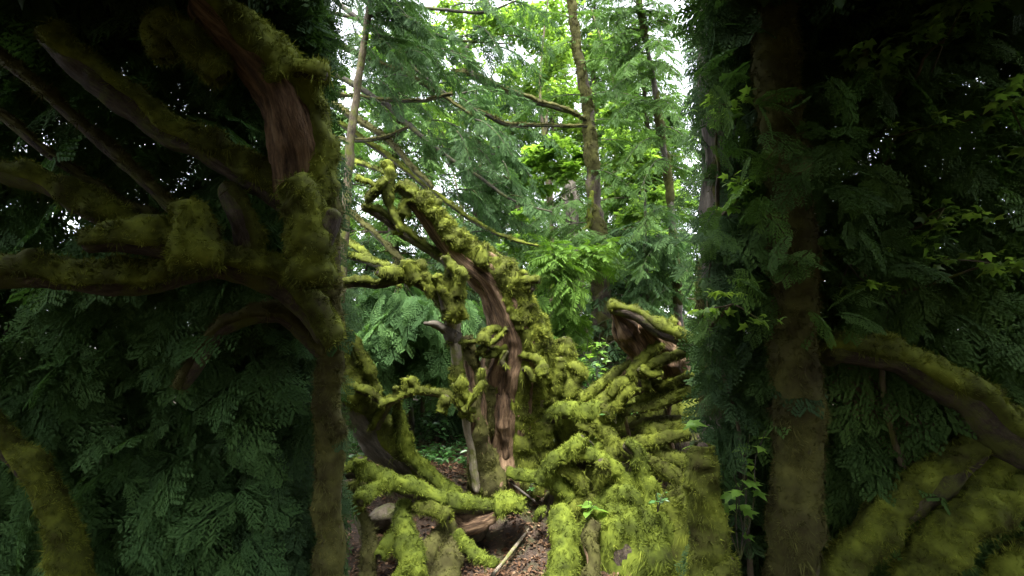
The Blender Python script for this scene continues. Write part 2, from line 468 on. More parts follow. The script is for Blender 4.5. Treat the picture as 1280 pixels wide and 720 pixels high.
def scatter(mb, tpl, pos, xdir, zdir, scale, rs, vary=.35, base=None):
    """copies of a leaf or spray at pos, its axis along xdir and its face towards zdir"""
    V, F, C = tpl; n = len(pos)
    if n == 0: return
    x = nrm(xdir); y = nrm(np.cross(zdir, x)); z = np.cross(x, y)
    Rm = np.stack([x, y, z], -1)
    W = np.einsum('nij,vj->nvi', Rm, V) * np.asarray(scale)[:, None, None] + pos[:, None]
    c = np.ones((n, len(V), 4), np.float32)
    b = rs.rand(n) if base is None else base
    c[:, :, 0] = np.clip((1 - vary) * C[None] + vary * b[:, None] if vary < 1 else b[:, None] + 0 * C[None], 0, 1)
    fi = (F[None] + (np.arange(n) * len(V))[:, None, None]).reshape(-1, 3)
    mb.add(W.reshape(-1, 3), tris=fi, c=c.reshape(-1, 4), smooth=False)

def thin(mb, a, b, r0, r1, sag=0., seed=0, n=5, k=5):
    rs = np.random.RandomState(seed)
    t = np.linspace(0, 1, n)[:, None]
    a, b = np.asarray(a, float), np.asarray(b, float)
    p = a + (b - a) * t
    p[:, 2] -= (sag * 4 * t * (1 - t))[:, 0]
    p[1:-1] += rs.normal(size=(n - 2, 3)) * .02 * np.linalg.norm(b - a)
    r = r0 + (r1 - r0) * t
    bark_tube(mb, np.concatenate([p, r], 1), max(np.linalg.norm(b - a) / 10, .03), k, .1, seed, cap=False)

VIEW_PAD = 60
def inview(p, pad=VIEW_PAD, x0=0, x1=1280, y0=0, y1=720):
    x, y, d = proj(p)
    return (d > .3) & (x > x0 - pad) & (x < x1 + pad) & (y > y0 - pad) & (y < y1 + pad)

def conifer(name, label, px, d, H, zb, rad, nb, sc_, mat='conifer', tpl=T_FAR, tr=.12, bark='bark_dark', seed=0, group=None, droop=.3, step=.22, trunkpts=None, thin_out=1., up=.1, cat='tree', azi=None):
    rs = np.random.RandomState(seed)
    b = P(px, 451, d); bx, by = b[0], b[1]; bz = float(hgt(bx, by)) - .1
    root = tag(empty(name, (bx, by, bz)), label, cat, group)
    mb = MB()
    if trunkpts is None:
        tp = [[bx + .02 * H * rs.normal() * t, by + .02 * H * rs.normal() * t, bz + H * t, tr * (1 - .85 * t)] for t in (0, .25, .5, .75, 1)]
    else: tp = trunkpts
    bark_tube(mb, tp, max(.06, H / 60), 12, .15, seed, .1)
    tp = np.array(tp)
    pos, xd, zd, ss, bs = [], [], [], [], []
    for i in range(nb):
        t = (i + rs.rand()) / nb; z = bz + zb + (H - zb) * t
        cx = np.interp(z, tp[:, 2], tp[:, 0]); cy = np.interp(z, tp[:, 2], tp[:, 1])
        az = rs.uniform(0, 2 * np.pi) if azi is None else rs.uniform(*azi)
        Lb = rad * (1 - t) ** .75 * rs.uniform(.55, 1.15) + .25
        o = np.array([math.cos(az), math.sin(az), 0])
        a = np.array([cx, cy, z]); e = a + o * Lb + np.array([0, 0, up * Lb - droop * Lb])
        mid = a + o * Lb * .5 + np.array([0, 0, up * Lb * .5])
        u = np.linspace(0, 1, max(4, int(Lb / step)))[:, None]
        c = (1 - u) ** 2 * a + 2 * u * (1 - u) * mid + u * u * e
        thin_r = max(.008, .012 * Lb)
        bark_tube(mb, np.concatenate([c, thin_r * (1 - .8 * u)], 1), max(Lb / 8, .05), 5, .1, seed + i, cap=False)
        tv = nrm(np.gradient(c, axis=0)); sd = np.cross(tv, [0, 0, 1.])
        tone = rs.rand()
        for s in (-1, 1, 0):
            m = rs.rand(len(c)) < thin_out
            m[: int(len(c) * .12)] = False
            if s == 0: m[:] = False; m[-1] = True
            cc = c[m]; k = len(cc)
            if k == 0: continue
            ang = s * R(52) + rs.normal(size=(k, 1)) * .25
            dirx = tv[m] * np.cos(ang) + sd[m] * np.sin(ang) + np.array([0, 0, -.22]) + rs.normal(size=(k, 3)) * .12
            pos.append(cc); xd.append(dirx)
            zd.append(np.array([0, 0, 1.]) + rs.normal(size=(k, 3)) * .35)
            taper = .55 + .45 * np.sin(np.pi * np.clip(u[m][:, 0] * .8 + .2, 0, 1))
            ss.append(sc_ * taper * rs.uniform(.7, 1.25, k)); bs.append(np.clip(tone + rs.normal(size=k) * .15, 0, 1))
    mb.build('trunk', M[bark], root)
    cr = MB(); pos = np.concatenate(pos); 
    scatter(cr, tpl, pos, np.concatenate(xd), np.concatenate(zd), np.concatenate(ss), rs, .45, np.concatenate(bs))
    cr.build('crown', M[mat], root)
    return root

def maple(name, label, px, d, H, blobs, nleaf, size, mat='maple', tr=.1, seed=0, group=None, bark='bark_mossy', flat=.28, cat='tree', trunkpts=None):
    """blobs: (px, py, depth, radius px) leaf masses; each a stack of flat leaf layers on its own limb"""
    rs = np.random.RandomState(seed)
    b = P(px, 451, d); bx, by = b[0], b[1]; bz = float(hgt(bx, by)) - .1
    root = tag(empty(name, (bx, by, bz)), label, cat, group)
    mb = MB()
    tp = trunkpts or [[bx + .03 * H * rs.normal() * t, by + .03 * H * rs.normal() * t, bz + H * t, tr * (1 - .8 * t)] for t in (0, .25, .5, .75, 1)]
    bark_tube(mb, tp, max(.06, H / 50), 10, .15, seed, .08); tp = np.array(tp)
    W = np.array([r for *_, r in blobs], float) ** 2; W /= W.sum()
    pos, xd, zd, bs = [], [], [], []
    for (qx, qy, dd, r), wgt in zip(blobs, W):
        c = P(qx, qy, dd); rr = r * dd / FPX
        zt = np.clip(c[2] - .6 * rr, tp[0, 2] + .3, tp[-1, 2])
        a = np.array([np.interp(zt, tp[:, 2], tp[:, 0]), np.interp(zt, tp[:, 2], tp[:, 1]), zt])
        thin(mb, a, c, max(.012, rr * .03), .006, -.05 * rr, seed + int(qx), 6)
        n = int(nleaf * wgt); ncl = max(4, int(n / 28))
        cl = rs.normal(size=(ncl, 3)); cl = nrm(cl) * rs.rand(ncl, 1) ** .45 * np.array([1, 1, .85]) * rr + c
        for kx in range(0, ncl, 3): thin(mb, c, cl[kx], .006, .003, 0, seed + kx, 4, 4)
        ci = rs.randint(ncl, size=n)
        cs = rr * .26 * rs.uniform(.5, 1.3, ncl)
        p = cl[ci] + rs.normal(size=(n, 3)) * np.array([1, 1, flat]) * cs[ci][:, None]
        tone = rs.rand(ncl)
        az = rs.uniform(0, 2 * np.pi, n)
        pos.append(p); xd.append(np.stack([np.cos(az), np.sin(az), -.25 + .25 * rs.normal(size=n)], -1))
        zd.append(np.array([0, 0, 1.]) + rs.normal(size=(n, 3)) * .38); bs.append(np.clip(tone[ci] * .7 + rs.rand(n) * .3, 0, 1))
    mb.build('trunk', M[bark], root)
    cr = MB(); pos = np.concatenate(pos)
    scatter(cr, T_MAPLE, pos, np.concatenate(xd), np.concatenate(zd), size * rs.uniform(.65, 1.25, len(pos)), rs, 1., np.concatenate(bs))
    cr.build('crown', M[mat], root)
    return root
# ================================================================== the old mossy tree in the middle
def rootloc(px, py, d):
    p = P(px, py, d); return (p[0], p[1], p[2])

def flat(pts, d):      # (px, py, r) with one depth, or a depth running from d[0] to d[1]
    n = len(pts)
    ds = np.linspace(d[0], d[1], n) if isinstance(d, (tuple, list)) else np.full(n, d)
    return [(p[0], p[1], ds[i], p[2]) for i, p in enumerate(pts)]

A = tag(empty('leaning_mossy_tree', rootloc(645, 600, 5.2)), 'thick old leaning tree with rotten red wood and a mossy back, above the log', 'tree')
trk = [(646, 612, 5.25, 54), (644, 590, 5.22, 46), (641, 560, 5.2, 37), (640, 520, 5.18, 36), (642, 480, 5.15, 36), (645, 445, 5.12, 35), (641, 415, 5.08, 32),
       (632, 388, 5.04, 28), (619, 360, 5.0, 24), (602, 336, 4.96, 21.5), (579, 315, 4.92, 19), (553, 288, 4.88, 16.5), (535, 267, 4.85, 14), (521, 252, 4.82, 11)]
trk = [(a, b, c, r * (1.16 if b > 330 else 1.05)) for a, b, c, r in trk]
limb(A, trk, 'trunk', 'bark_red', 'moss', -.22, .93, 16000, .1, k=44, patch=.32, rough=.16, flute=.34, ds=.022, mossf=.15, L=.034, lump=.8, upvec=(.75, -.25, .75))
# buttress lobes and fissured ribs at the foot
for pts in ([(700, 604, 5.05, 16), (684, 580, 5.05, 16), (672, 545, 5.02, 15), (668, 500, 5.0, 15), (668, 470, 5.0, 12)],
            [(597, 606, 5.0, 13), (607, 570, 5.0, 13), (612, 530, 5.0, 12), (614, 490, 5.02, 11), (618, 450, 5.04, 10)]):
    limb(A, pts, 'buttress', 'bark_pale' if pts[0][0] > 650 else 'bark_red', 'moss_dull', -.25, .9, 9000, .1, k=20, rough=.3, flute=.3, ds=.02, mossf=.2, patch=1.1, upvec=(0, -.6, .6))
for pts, dd in (([(634, 600, 6), (632, 560, 8), (629, 515, 9), (630, 470, 8), (634, 435, 5)], 4.93), ([(650, 585, 4), (652, 540, 6), (655, 500, 6), (655, 470, 4)], 4.92),
            ([(620, 590, 4), (620, 550, 5), (622, 500, 5), (621, 470, 3)], 4.96)):
    limb(A, flat(pts, dd), 'splintered_wood', 'bark_red', None, k=12, rough=.45, flute=.4, ds=.02, f=1)
bA = [
    ([(534, 264, 8), (520, 254, 9), (509, 256, 9), (506, 267, 7.5)], 4.78, 1.1),
    ([(536, 266, 8), (534, 250, 9), (531, 242, 7)], 4.8, 1.1), ([(540, 262, 6), (546, 256, 7), (549, 251, 6)], 4.8, 1.1),
    ([(549, 280, 7), (557, 273, 8), (564, 276, 7)], 4.82, 1.1),
    ([(528, 258, 9), (517, 246, 9), (507, 240, 8), (500, 233, 7), (493, 238, 6)], 4.76, 1.0),
    ([(522, 250, 7), (514, 236, 7), (506, 229, 6)], 4.85, 1.1),
    ([(566, 330, 10), (545, 318, 12), (520, 303, 11), (502, 290, 11), (484, 276, 11), (466, 264, 9), (455, 259, 7)], (4.96, 4.7), .15),
    ([(500, 288, 6), (490, 268, 6), (485, 250, 6), (484, 232, 7), (487, 215, 8), (482, 203, 8)], 4.72, .5),
    ([(485, 228, 7), (475, 236, 7), (464, 243, 7), (459, 251, 6)], 4.7, .8),
    ([(473, 238, 6), (463, 229, 6), (455, 227, 6), (446, 223, 6)], 4.68, .8),
    ([(497, 290, 7), (500, 270, 8), (506, 250, 7), (502, 240, 7)], 4.82, .9),
    ([(611, 345, 7), (619, 334, 7.5), (618, 325, 8), (612, 321, 8)], 4.95, 1.1),
    ([(622, 345, 7), (632, 337, 8), (638, 340, 7), (650, 350, 7), (662, 352, 7), (672, 351, 6)], (4.98, 4.8), .7),
    ([(628, 342, 7), (632, 333, 8), (627, 330, 7)], 4.9, 1.1),
    ([(632, 362, 8), (643, 354, 8), (651, 347, 8), (656, 343, 7)], (5, 4.85), .7),
    ([(638, 366, 8), (650, 364, 9), (660, 364, 9), (665, 361, 7)], (5, 4.82), .3),
    ([(640, 446, 8), (652, 448, 9), (664, 449, 10), (676, 455, 9), (679, 467, 8)], (4.9, 4.7), .6),
    ([(655, 462, 6), (660, 469, 7), (663, 475, 6)], 4.75, .3),
    ([(632, 437, 9), (622, 441, 9), (611, 444, 9), (603, 441, 8), (609, 436, 7)], (4.92, 4.75), .9),
    ([(638, 408, 5), (625, 410, 5), (612, 414, 7), (605, 421, 9), (604, 428, 7)], (4.95, 4.72), .8),
    ([(634, 412, 4), (627, 420, 5), (618, 427, 6), (610, 430, 6)], 4.78, .8),
    ([(600, 427, 4.5), (585, 428, 3.8), (572, 429, 3.5), (559, 428, 3)], (4.8, 4.65), .5),
    ([(634, 440, 6), (628, 452, 6), (633, 462, 5)], 4.78, 1.0),
]
for pts, dd, bi in bA:
    limb(A, flat(pts, dd), 'branch', 'bark_dark', 'moss', bi, .62, 12000, .16, L=.026, w=.0065, ds=.018, k=14, lump=.7)

# ================================================================== slim dead tree with pale wood, left of it
B = tag(empty('pale_dead_tree', rootloc(595, 600, 4.75)), 'slim dead tree of pale wood with mossy arms, just left of the thick leaning tree', 'tree')
limb(B, flat([(597, 612, 7), (593, 590, 5.5), (590, 565, 4.6), (584, 538, 5), (581, 508, 5.5), (574, 480, 6), (572, 450, 7), (569, 420, 8.5), (566, 395, 11), (564, 372, 12), (566, 350, 11), (566, 336, 9)], 4.7),
     'trunk', 'bark_pale', 'moss', .0, .9, 14000, .1, k=22, flute=.25, ds=.02, mossf=.25, patch=.9)
limb(B, flat([(612, 608, 22), (606, 580, 20), (602, 550, 15), (598, 515, 13), (594, 480, 12), (588, 450, 10), (580, 425, 8)], 4.86), 'rotten_stem', 'bark_red', 'moss_dull', -.1, .9, 10000, .1, k=24, flute=.35, rough=.3, ds=.02, mossf=.2, patch=1.2, upvec=(.2, -.6, .6))
for pts, dd, bi in [
    ([(562, 394, 9), (548, 374, 10), (535, 362, 10), (518, 352, 10), (503, 349, 9), (488, 353, 8), (470, 356, 9), (452, 355, 9), (434, 355, 9), (424, 354, 8)], (4.7, 4.45), .35),
    ([(515, 351, 8), (503, 344, 9), (492, 342, 9), (480, 343, 8), (474, 341, 7)], (4.58, 4.42), .9),
    ([(518, 350, 8), (513, 341, 9), (510, 332, 9), (510, 326, 8)], 4.55, 1.3),
    ([(566, 395, 10), (570, 375, 10), (572, 358, 10), (569, 343, 9), (561, 332, 9), (555, 322, 9)], 4.6, .8),
    ([(571, 366, 7), (575, 352, 8), (577, 343, 8), (574, 336, 7)], 4.55, 1.1),
    ([(556, 385, 8), (551, 366, 9), (547, 352, 9), (548, 344, 7)], 4.58, .8),
    ([(540, 368, 8), (535, 352, 8), (529, 340, 7), (526, 326, 6)], 4.66, .6),
    ([(593, 514, 6), (585, 513, 6), (577, 506, 6), (571, 493, 5), (566, 480, 4)], 4.62, .6),
    ([(582, 512, 6), (592, 498, 6), (600, 487, 6), (604, 477, 5)], 4.58, .9),
    ([(604, 480, 4), (602, 470, 5), (603, 461, 4)], 4.6, .9),
    ([(580, 515, 8), (570, 503, 9), (556, 495, 9), (538, 490, 9), (522, 489, 9), (507, 493, 8), (494, 500, 8), (478, 505, 7)], (4.65, 4.5), .5),
    ([(508, 492, 6), (507, 482, 6), (506, 474, 6)], 4.55, 1.1), ([(520, 488, 6), (517, 479, 6), (512, 473, 5)], 4.55, 1.1),
    ([(494, 500, 6), (495, 492, 5), (496, 484, 5)], 4.52, 1.1), ([(558, 497, 8), (554, 505, 8), (552, 512, 6)], 4.55, .9),
    ([(580, 482, 7), (576, 476, 8), (578, 488, 7), (582, 497, 6)], 4.6, .9),
    ([(568, 386, 8), (576, 388, 8), (579, 396, 7)], 4.6, .9)]:
    limb(B, flat(pts, dd), 'branch', 'bark_dark', 'moss', bi, .62, 12000, .2, L=.028, w=.0065, ds=.018, k=14, lump=.7)
limb(B, flat([(566, 422, 9), (556, 412, 7), (545, 406, 5), (531, 404, 2)], (4.72, 4.55)), 'broken_splinter', 'bark_grey', None, f=1, k=12, rough=.4, flute=.5, ds=.015)

# ================================================================== leaning forked tree at the left edge
Cc = tag(empty('forked_mossy_tree', rootloc(540, 608, 4.9)), 'leaning tree whose mossy stem forks low, behind the mossy log on the left', 'tree')
limb(Cc, [(398, 400, 4.5, 22), (416, 440, 4.6, 24), (438, 490, 4.7, 27), (458, 525, 4.8, 25), (482, 560, 4.85, 22), (510, 588, 4.9, 18), (535, 606, 4.92, 14)], 'trunk', 'bark_grey', 'moss', -.1, .85, 10000, .12, k=28, flute=.12, ds=.025, mossf=.2, patch=.7, upvec=(.6, -.1, .8))
limb(Cc, flat([(497, 507, 6), (500, 530, 9), (504, 552, 11), (513, 573, 13), (530, 590, 13), (550, 606, 12), (570, 618, 10)], (4.75, 4.7)), 'fork', 'bark_dark', 'moss_lime', 1.2, .7, 12000, .3, L=.034, k=18, ds=.02)
for pts, dd, bi in [([(470, 535, 10), (480, 515, 9), (487, 503, 8), (496, 500, 7)], 4.65, .7), ([(467, 488, 8), (462, 465, 8), (452, 445, 7), (440, 425, 6), (430, 412, 5)], 4.6, .8),
                    ([(440, 485, 8), (455, 488, 9), (470, 497, 8), (484, 505, 7)], 4.55, .7), ([(497, 510, 4), (498, 500, 4), (495, 492, 3)], 4.7, .3)]:
    limb(Cc, flat(pts, dd), 'branch', 'bark_dark', 'moss', bi, .65, 12000, .2, ds=.02, k=14, lump=.7)

# ================================================================== mossy log lying across the hollow, lower left
D = tag(empty('mossy_log', rootloc(540, 640, 4.4)), 'mossy fallen log lying over the dark hollow, with a knob at its left end', 'log')
limb(D, [(418, 590, 4.2, 13), (445, 592, 4.22, 14), (475, 599, 4.25, 15), (505, 608, 4.3, 16), (535, 619, 4.36, 16), (565, 628, 4.42, 15), (595, 634, 4.48, 14), (622, 636, 4.5, 13), (648, 634, 4.5, 13)],
     'log_body', 'bark_dark', 'moss_lime', .55, .72, 12000, .35, L=.034, k=24, ds=.02, lump=.6)
for pts, dd, bi in [([(451, 596, 10), (450, 584, 10), (451, 575, 9)], 4.15, 1.4), ([(478, 606, 12), (466, 613, 14), (457, 621, 15), (452, 627, 13)], (4.2, 4.0), 1.3),
                    ([(522, 634, 9), (538, 637, 12), (552, 642, 11), (558, 646, 8)], (4.3, 4.2), 1.2), ([(625, 634, 14), (637, 632, 18), (650, 634, 15)], 4.42, 1.3), ([(440, 603, 9), (444, 618, 9), (449, 632, 8)], 4.12, .9)]:
    limb(D, flat(pts, dd), 'stub', 'bark_dark', 'moss_lime' if bi > 1.25 else 'moss', bi, .66, 14000, .4, L=.034, ds=.018, k=16)
limb(D, flat([(545, 640, 8), (560, 648, 13), (580, 655, 14), (600, 652, 10), (618, 645, 6)], 4.45), 'broken_underside', 'bark_red', None, f=1, k=18, rough=.4, flute=.3, ds=.02)

# ================================================================== roots in the foreground
def roottree(name, label, cat, main, dd, bias, moss='moss_lime', bark='bark_dark', subs=(), f=.7, hang=.35, group=None, L=.034, mossf=None, rough=.2):
    o = tag(empty(name, rootloc(main[-1][0], main[-1][1], dd[-1] if isinstance(dd, (tuple, list)) else dd)), label, cat, group)
    limb(o, flat(main, dd), 'root_stem', bark, moss, bias, f, 12000, hang, L=L, k=22, ds=.02, mossf=mossf, rough=rough)
    for pts, d2, b2 in subs: limb(o, flat(pts, d2), 'rootlet', bark, moss, b2, .66, 12000, hang, L=L, ds=.018, k=16)
    return o
roottree('mossy_root', 'bright mossy root running down to the bottom edge below the log, forked at its side', 'root',
         [(506, 632, 11), (504, 655, 13), (508, 678, 17), (512, 700, 20), (506, 730, 23)], (4.35, 3.85), 1.0,
         subs=[([(503, 660, 9), (491, 672, 9), (480, 686, 9), (475, 694, 7)], (4.2, 4.0), 1.2), ([(508, 712, 9), (517, 714, 11), (524, 718, 10)], (3.85, 3.8), 1.3)])
roottree('mossy_root', 'stout lime green mossy root hanging straight down right of the bare litter patch', 'root',
         [(700, 640, 13), (703, 660, 17), (706, 685, 21), (703, 712, 24), (700, 740, 26)], (4.4, 3.9), 1.2,
         subs=[([(674, 650, 7), (677, 643, 9), (680, 640, 8)], 4.4, 1.3)])
roottree('mossy_root', 'thin curved mossy root reaching over the litter beneath the log', 'root',
         [(570, 668, 6), (580, 682, 8), (592, 694, 8), (605, 701, 8), (618, 706, 8)], (4.2, 3.95), 1.0)
roottree('bare_root', 'grey bare root standing upright at the lower left corner of the bright strip', 'root',
         [(440, 628, 8), (450, 648, 9), (458, 672, 9), (461, 698, 9), (460, 730, 10)], (4.25, 3.95), -.5, 'moss_dull', 'bark_pale', f=.92, mossf=.2)
roottree('mossy_root', 'brownish mossy stump root beside the thin curved root at the bottom edge', 'root',
         [(575, 672, 10), (567, 690, 17), (562, 708, 22), (556, 735, 25)], (4.25, 3.95), .3, 'moss_dull', 'bark_mossy', f=.8)
roottree('mossy_root', 'dull mossy root slanting down behind the bright forked root', 'root',
         [(565, 655, 8), (548, 672, 11), (534, 692, 13), (524, 720, 15)], (4.35, 4.05), .5, 'moss_dull', 'bark_mossy', f=.75)

# ================================================================== tangle of mossy roots and limbs, right
def lumpmass(cx, cy, d, rx, ry, rz, seed, amp=.3, k=70):
    c = P(cx, cy, d); th = np.linspace(0, np.pi, k // 2); ph = np.linspace(0, 2 * np.pi, k, endpoint=False)
    t, p = np.meshgrid(th, ph, indexing='ij')
    dr = np.stack([np.sin(t) * np.cos(p), np.sin(t) * np.sin(p), np.cos(t)], -1)
    n_ = fbm(dr, 1.6, seed, 4)
    v = c + dr * np.array([rx, ry, rz]) * (1 + amp * n_)[..., None]
    m = len(th); I, J = np.meshgrid(np.arange(m - 1), np.arange(k), indexing='ij')
    a0 = I * k + J; a1 = I * k + (J + 1) % k
    return v.reshape(-1, 3), np.stack([a0, a0 + k, a1 + k, a1], -1).reshape(-1, 4), nrm(dr / np.array([rx, ry, rz])).reshape(-1, 3)

def mossmass(parent, name, cx, cy, d, rx, ry, rz, seed, body='soil', moss='moss_dull', cov_bias=0., dens=7000, hang=.3, L=.035, thick=.05):
    v, q, nr = lumpmass(cx, cy, d, rx, ry, rz, seed)
    cg = np.ones((len(v), 4), np.float32); cg[:, :3] = v
    mb = MB(); mb.add(v, quads=q, c=cg); o = mb.build(name, M[body], parent)
    if moss:
        cov = sstep(-.2, .35, nr[:, 2] * .6 + cov_bias + .9 * fbm(v, 2.6, seed + 4, 3))
        v2 = v + nr * (np.where(cov > .04, thick * cov * (1 + .5 * fbm(v, 9, seed + 2, 2)), -.03))[:, None]
        cc = np.ones((len(v), 4), np.float32); cc[:, 0] = .18
        m2 = MB(); m2.add(v2, quads=q, c=cc)
        blades_on(m2, v2, q, np.where(cov > .1, cov, 0), nr, dens, L, .008, .35, hang, seed + 9)
        m2.build('moss', M[moss], o)
    return o

F = tag(empty('root_tangle', rootloc(770, 680, 5.0)), 'great heap of tangled mossy roots and limbs on the right of the bright strip', 'root mass')
mossmass(F, 'root_plate', 805, 585, 5.4, .95, .4, .9, 3, 'bark_dark', 'moss', -.3, 9000, .3)
mossmass(F, 'mossy_bank', 785, 712, 4.35, .50, .34, .5, 8, 'bark_dark', 'moss_lime', .2, 12000, .9, .05, .07)
mossmass(F, 'mossy_bank', 880, 710, 4.2, .36, .3, .58, 12, 'bark_dark', 'moss', .1, 12000, .9, .05, .07)
mossmass(F, 'mossy_bank', 722, 640, 4.75, .3, .26, .26, 17, 'bark_dark', 'moss', -.4, 9000, .3, .035, .05)
for pts, dd, bi, ms, bk in [
    ([(712, 555, 20), (708, 525, 20), (706, 490, 18), (707, 462, 16), (708, 440, 12), (706, 425, 9)], (5.1, 5.2), 1.3, 'moss', 'bark_dark'),
    ([(718, 480, 8), (727, 470, 9), (723, 462, 8), (714, 458, 8)], 5.1, 1.2, 'moss', 'bark_dark'),
    ([(700, 450, 8), (697, 470, 10), (692, 500, 12), (690, 530, 12)], 5.05, 1.2, 'moss', 'bark_dark'),
    ([(730, 499, 7), (752, 484, 10), (778, 467, 11), (800, 452, 11), (822, 430, 12), (845, 405, 12)], (5.0, 4.85), .25, 'moss', 'bark_red'),
    ([(755, 522, 13), (766, 508, 15), (778, 495, 16), (792, 488, 14), (802, 482, 12), (800, 474, 9)], (4.8, 4.7), 1.2, 'moss', 'bark_dark'),
    ([(765, 492, 8), (775, 480, 10), (786, 479, 9), (793, 486, 8)], 4.75, 1.2, 'moss', 'bark_dark'),
    ([(672, 540, 13), (690, 522, 16), (712, 514, 15), (738, 515, 14), (760, 518, 14), (772, 526, 11)], (5.0, 4.8), 1.0, 'moss_lime', 'bark_dark'),
    ([(680, 530, 14), (676, 550, 15), (680, 570, 12)], 4.95, .8, 'moss', 'bark_dark'),
    ([(676, 598, 9), (684, 584, 12), (698, 573, 13), (716, 567, 13), (738, 570, 12), (758, 579, 11), (773, 592, 10), (784, 608, 10), (794, 628, 9)], (4.6, 4.5), 1.0, 'moss_lime', 'bark_dark'),
    ([(706, 572, 11), (716, 561, 12), (724, 552, 11), (727, 547, 8)], 4.52, 1.3, 'moss_lime', 'bark_dark'),
    ([(688, 580, 11), (702, 584, 9), (716, 592, 9), (726, 604, 8), (729, 616, 6)], (4.6, 4.5), .8, 'moss', 'bark_dark'),
    ([(752, 576, 9), (756, 586, 10), (753, 596, 8)], 4.42, 1.3, 'moss', 'bark_dark'),
    ([(773, 519, 8), (790, 514, 9), (808, 511, 9), (826, 506, 9), (846, 498, 9), (870, 490, 10)], (4.8, 4.6), .8, 'moss', 'bark_dark'),
    ([(722, 530, 6), (742, 541, 8), (762, 552, 9), (782, 565, 10), (798, 578, 10), (812, 592, 9)], (4.85, 4.6), .8, 'moss', 'bark_mossy'),
    ([(770, 560, 9), (790, 556, 10), (812, 552, 11), (832, 549, 11), (860, 545, 12)], (4.8, 4.55), .9, 'moss', 'bark_dark'),
    ([(782, 558, 11), (793, 567, 13), (798, 582, 14), (803, 598, 14), (812, 610, 12), (806, 628, 10)], (4.55, 4.4), 1.1, 'moss_lime', 'bark_dark'),
    ([(806, 575, 9), (822, 581, 11), (836, 590, 12), (850, 600, 12), (862, 618, 11)], (4.6, 4.4), 1.0, 'moss', 'bark_dark'),
    ([(636, 590, 7), (650, 596, 10), (668, 600, 12), (688, 604, 13), (706, 611, 11), (714, 622, 9)], (4.75, 4.55), 1.1, 'moss_lime', 'bark_dark'),
    ([(792, 468, 9), (803, 453, 10), (814, 440, 10), (823, 427, 9)], 4.75, 1.1, 'moss', 'bark_dark'),
    ([(793, 474, 9), (806, 464, 10), (820, 456, 10), (838, 449, 9), (862, 441, 9)], (4.75, 4.6), 1.0, 'moss', 'bark_dark'),
    ([(800, 462, 8), (809, 470, 9), (816, 470, 8), (824, 468, 7)], 4.65, 1.0, 'moss', 'bark_dark'),
    ([(790, 535, 7), (806, 530, 8), (826, 528, 8), (850, 524, 8)], (4.9, 4.7), .5, 'moss_dull', 'bark_dark'),
    ([(742, 640, 9), (757, 625, 12), (775, 618, 14), (790, 622, 14), (800, 634, 12)], (4.45, 4.35), 1.2, 'moss_lime', 'bark_dark'),
    ([(708, 645, 9), (722, 630, 10), (735, 625, 9), (748, 630, 8)], 4.5, .9, 'moss', 'bark_dark'),
    ([(812, 645, 13), (826, 655, 17), (838, 672, 18), (842, 695, 16)], (4.3, 4.15), 1.2, 'moss_lime', 'bark_dark'),
    ([(812, 480, 9), (826, 486, 10), (842, 482, 10), (865, 472, 10)], (4.9, 4.7), 1.0, 'moss', 'bark_dark'),
    ([(800, 500, 9), (818, 494, 10), (838, 492, 9), (862, 488, 9)], (4.95, 4.75), .9, 'moss', 'bark_dark'),
    ([(745, 528, 10), (758, 540, 11), (765, 556, 11), (762, 572, 9)], (4.8, 4.65), 1.1, 'moss', 'bark_dark'),
    ([(728, 545, 9), (742, 552, 10), (756, 562, 10)], (4.9, 4.75), 1.0, 'moss_lime', 'bark_dark'),
    ([(800, 540, 9), (816, 536, 11), (834, 538, 11), (858, 532, 10)], (4.8, 4.6), 1.1, 'moss', 'bark_dark'),
    ([(790, 600, 10), (806, 610, 11), (820, 622, 12), (828, 640, 11)], (4.55, 4.35), 1.1, 'moss_lime', 'bark_dark'),
    ([(815, 560, 9), (826, 568, 11), (840, 572, 11), (862, 580, 11)], (4.7, 4.5), 1.1, 'moss', 'bark_dark'),
    ([(735, 590, 8), (744, 600, 9), (750, 614, 9), (748, 626, 8)], (4.6, 4.5), 1.0, 'moss', 'bark_dark'),
    ([(760, 600, 8), (770, 612, 10), (776, 628, 10)], (4.6, 4.45), 1.1, 'moss', 'bark_dark'),
    ([(740, 608, 4), (748, 620, 4), (757, 640, 4)], 4.6, -.6, 'moss_dull', 'bark_dark'),
    ([(742, 655, 10), (738, 680, 13), (742, 705, 15), (738, 735, 17)], (4.15, 3.9), .5, 'moss_dull', 'bark_red'),
    ([(830, 470, 6), (836, 500, 6), (834, 530, 6), (838, 560, 6)], 5.0, -.6, 'moss_dull', 'bark_red'),
    ([(780, 520, 3), (786, 545, 4), (790, 580, 4)], 4.95, -.6, 'moss_dull', 'bark_red')]:
    limb(F, flat(pts, dd), 'root', bk, ms, bi + .2, .66, 14000, .3, L=.03, w=.0075, ds=.02, k=16, lump=.42)

Gl = tag(empty('broken_log', rootloc(800, 450, 4.9)), 'broken log with crumbling red wood under a moss topped rim, above the root heap', 'log')
limb(Gl, [(764, 388, 4.7, 8), (772, 388, 4.68, 10), (790, 392, 4.64, 11), (808, 401, 4.6, 12), (826, 413, 4.56, 14), (846, 424, 4.5, 16), (872, 438, 4.45, 18)], 'rim', 'bark_dark', 'moss', .1, .74, 12000, .2, k=20, ds=.02, mossf=.3)
limb(Gl, flat([(770, 393, 7), (778, 405, 15), (790, 420, 19), (800, 438, 18), (802, 455, 15)], (4.75, 4.9)), 'rotten_wood', 'bark_red', None, f=1, k=26, rough=.45, flute=.6, ds=.015)
limb(Gl, flat([(806, 412, 10), (824, 430, 15), (838, 446, 18), (850, 470, 18)], (4.75, 4.9)), 'rotten_wood', 'bark_red', None, f=1, k=22, rough=.45, flute=.6, ds=.015)

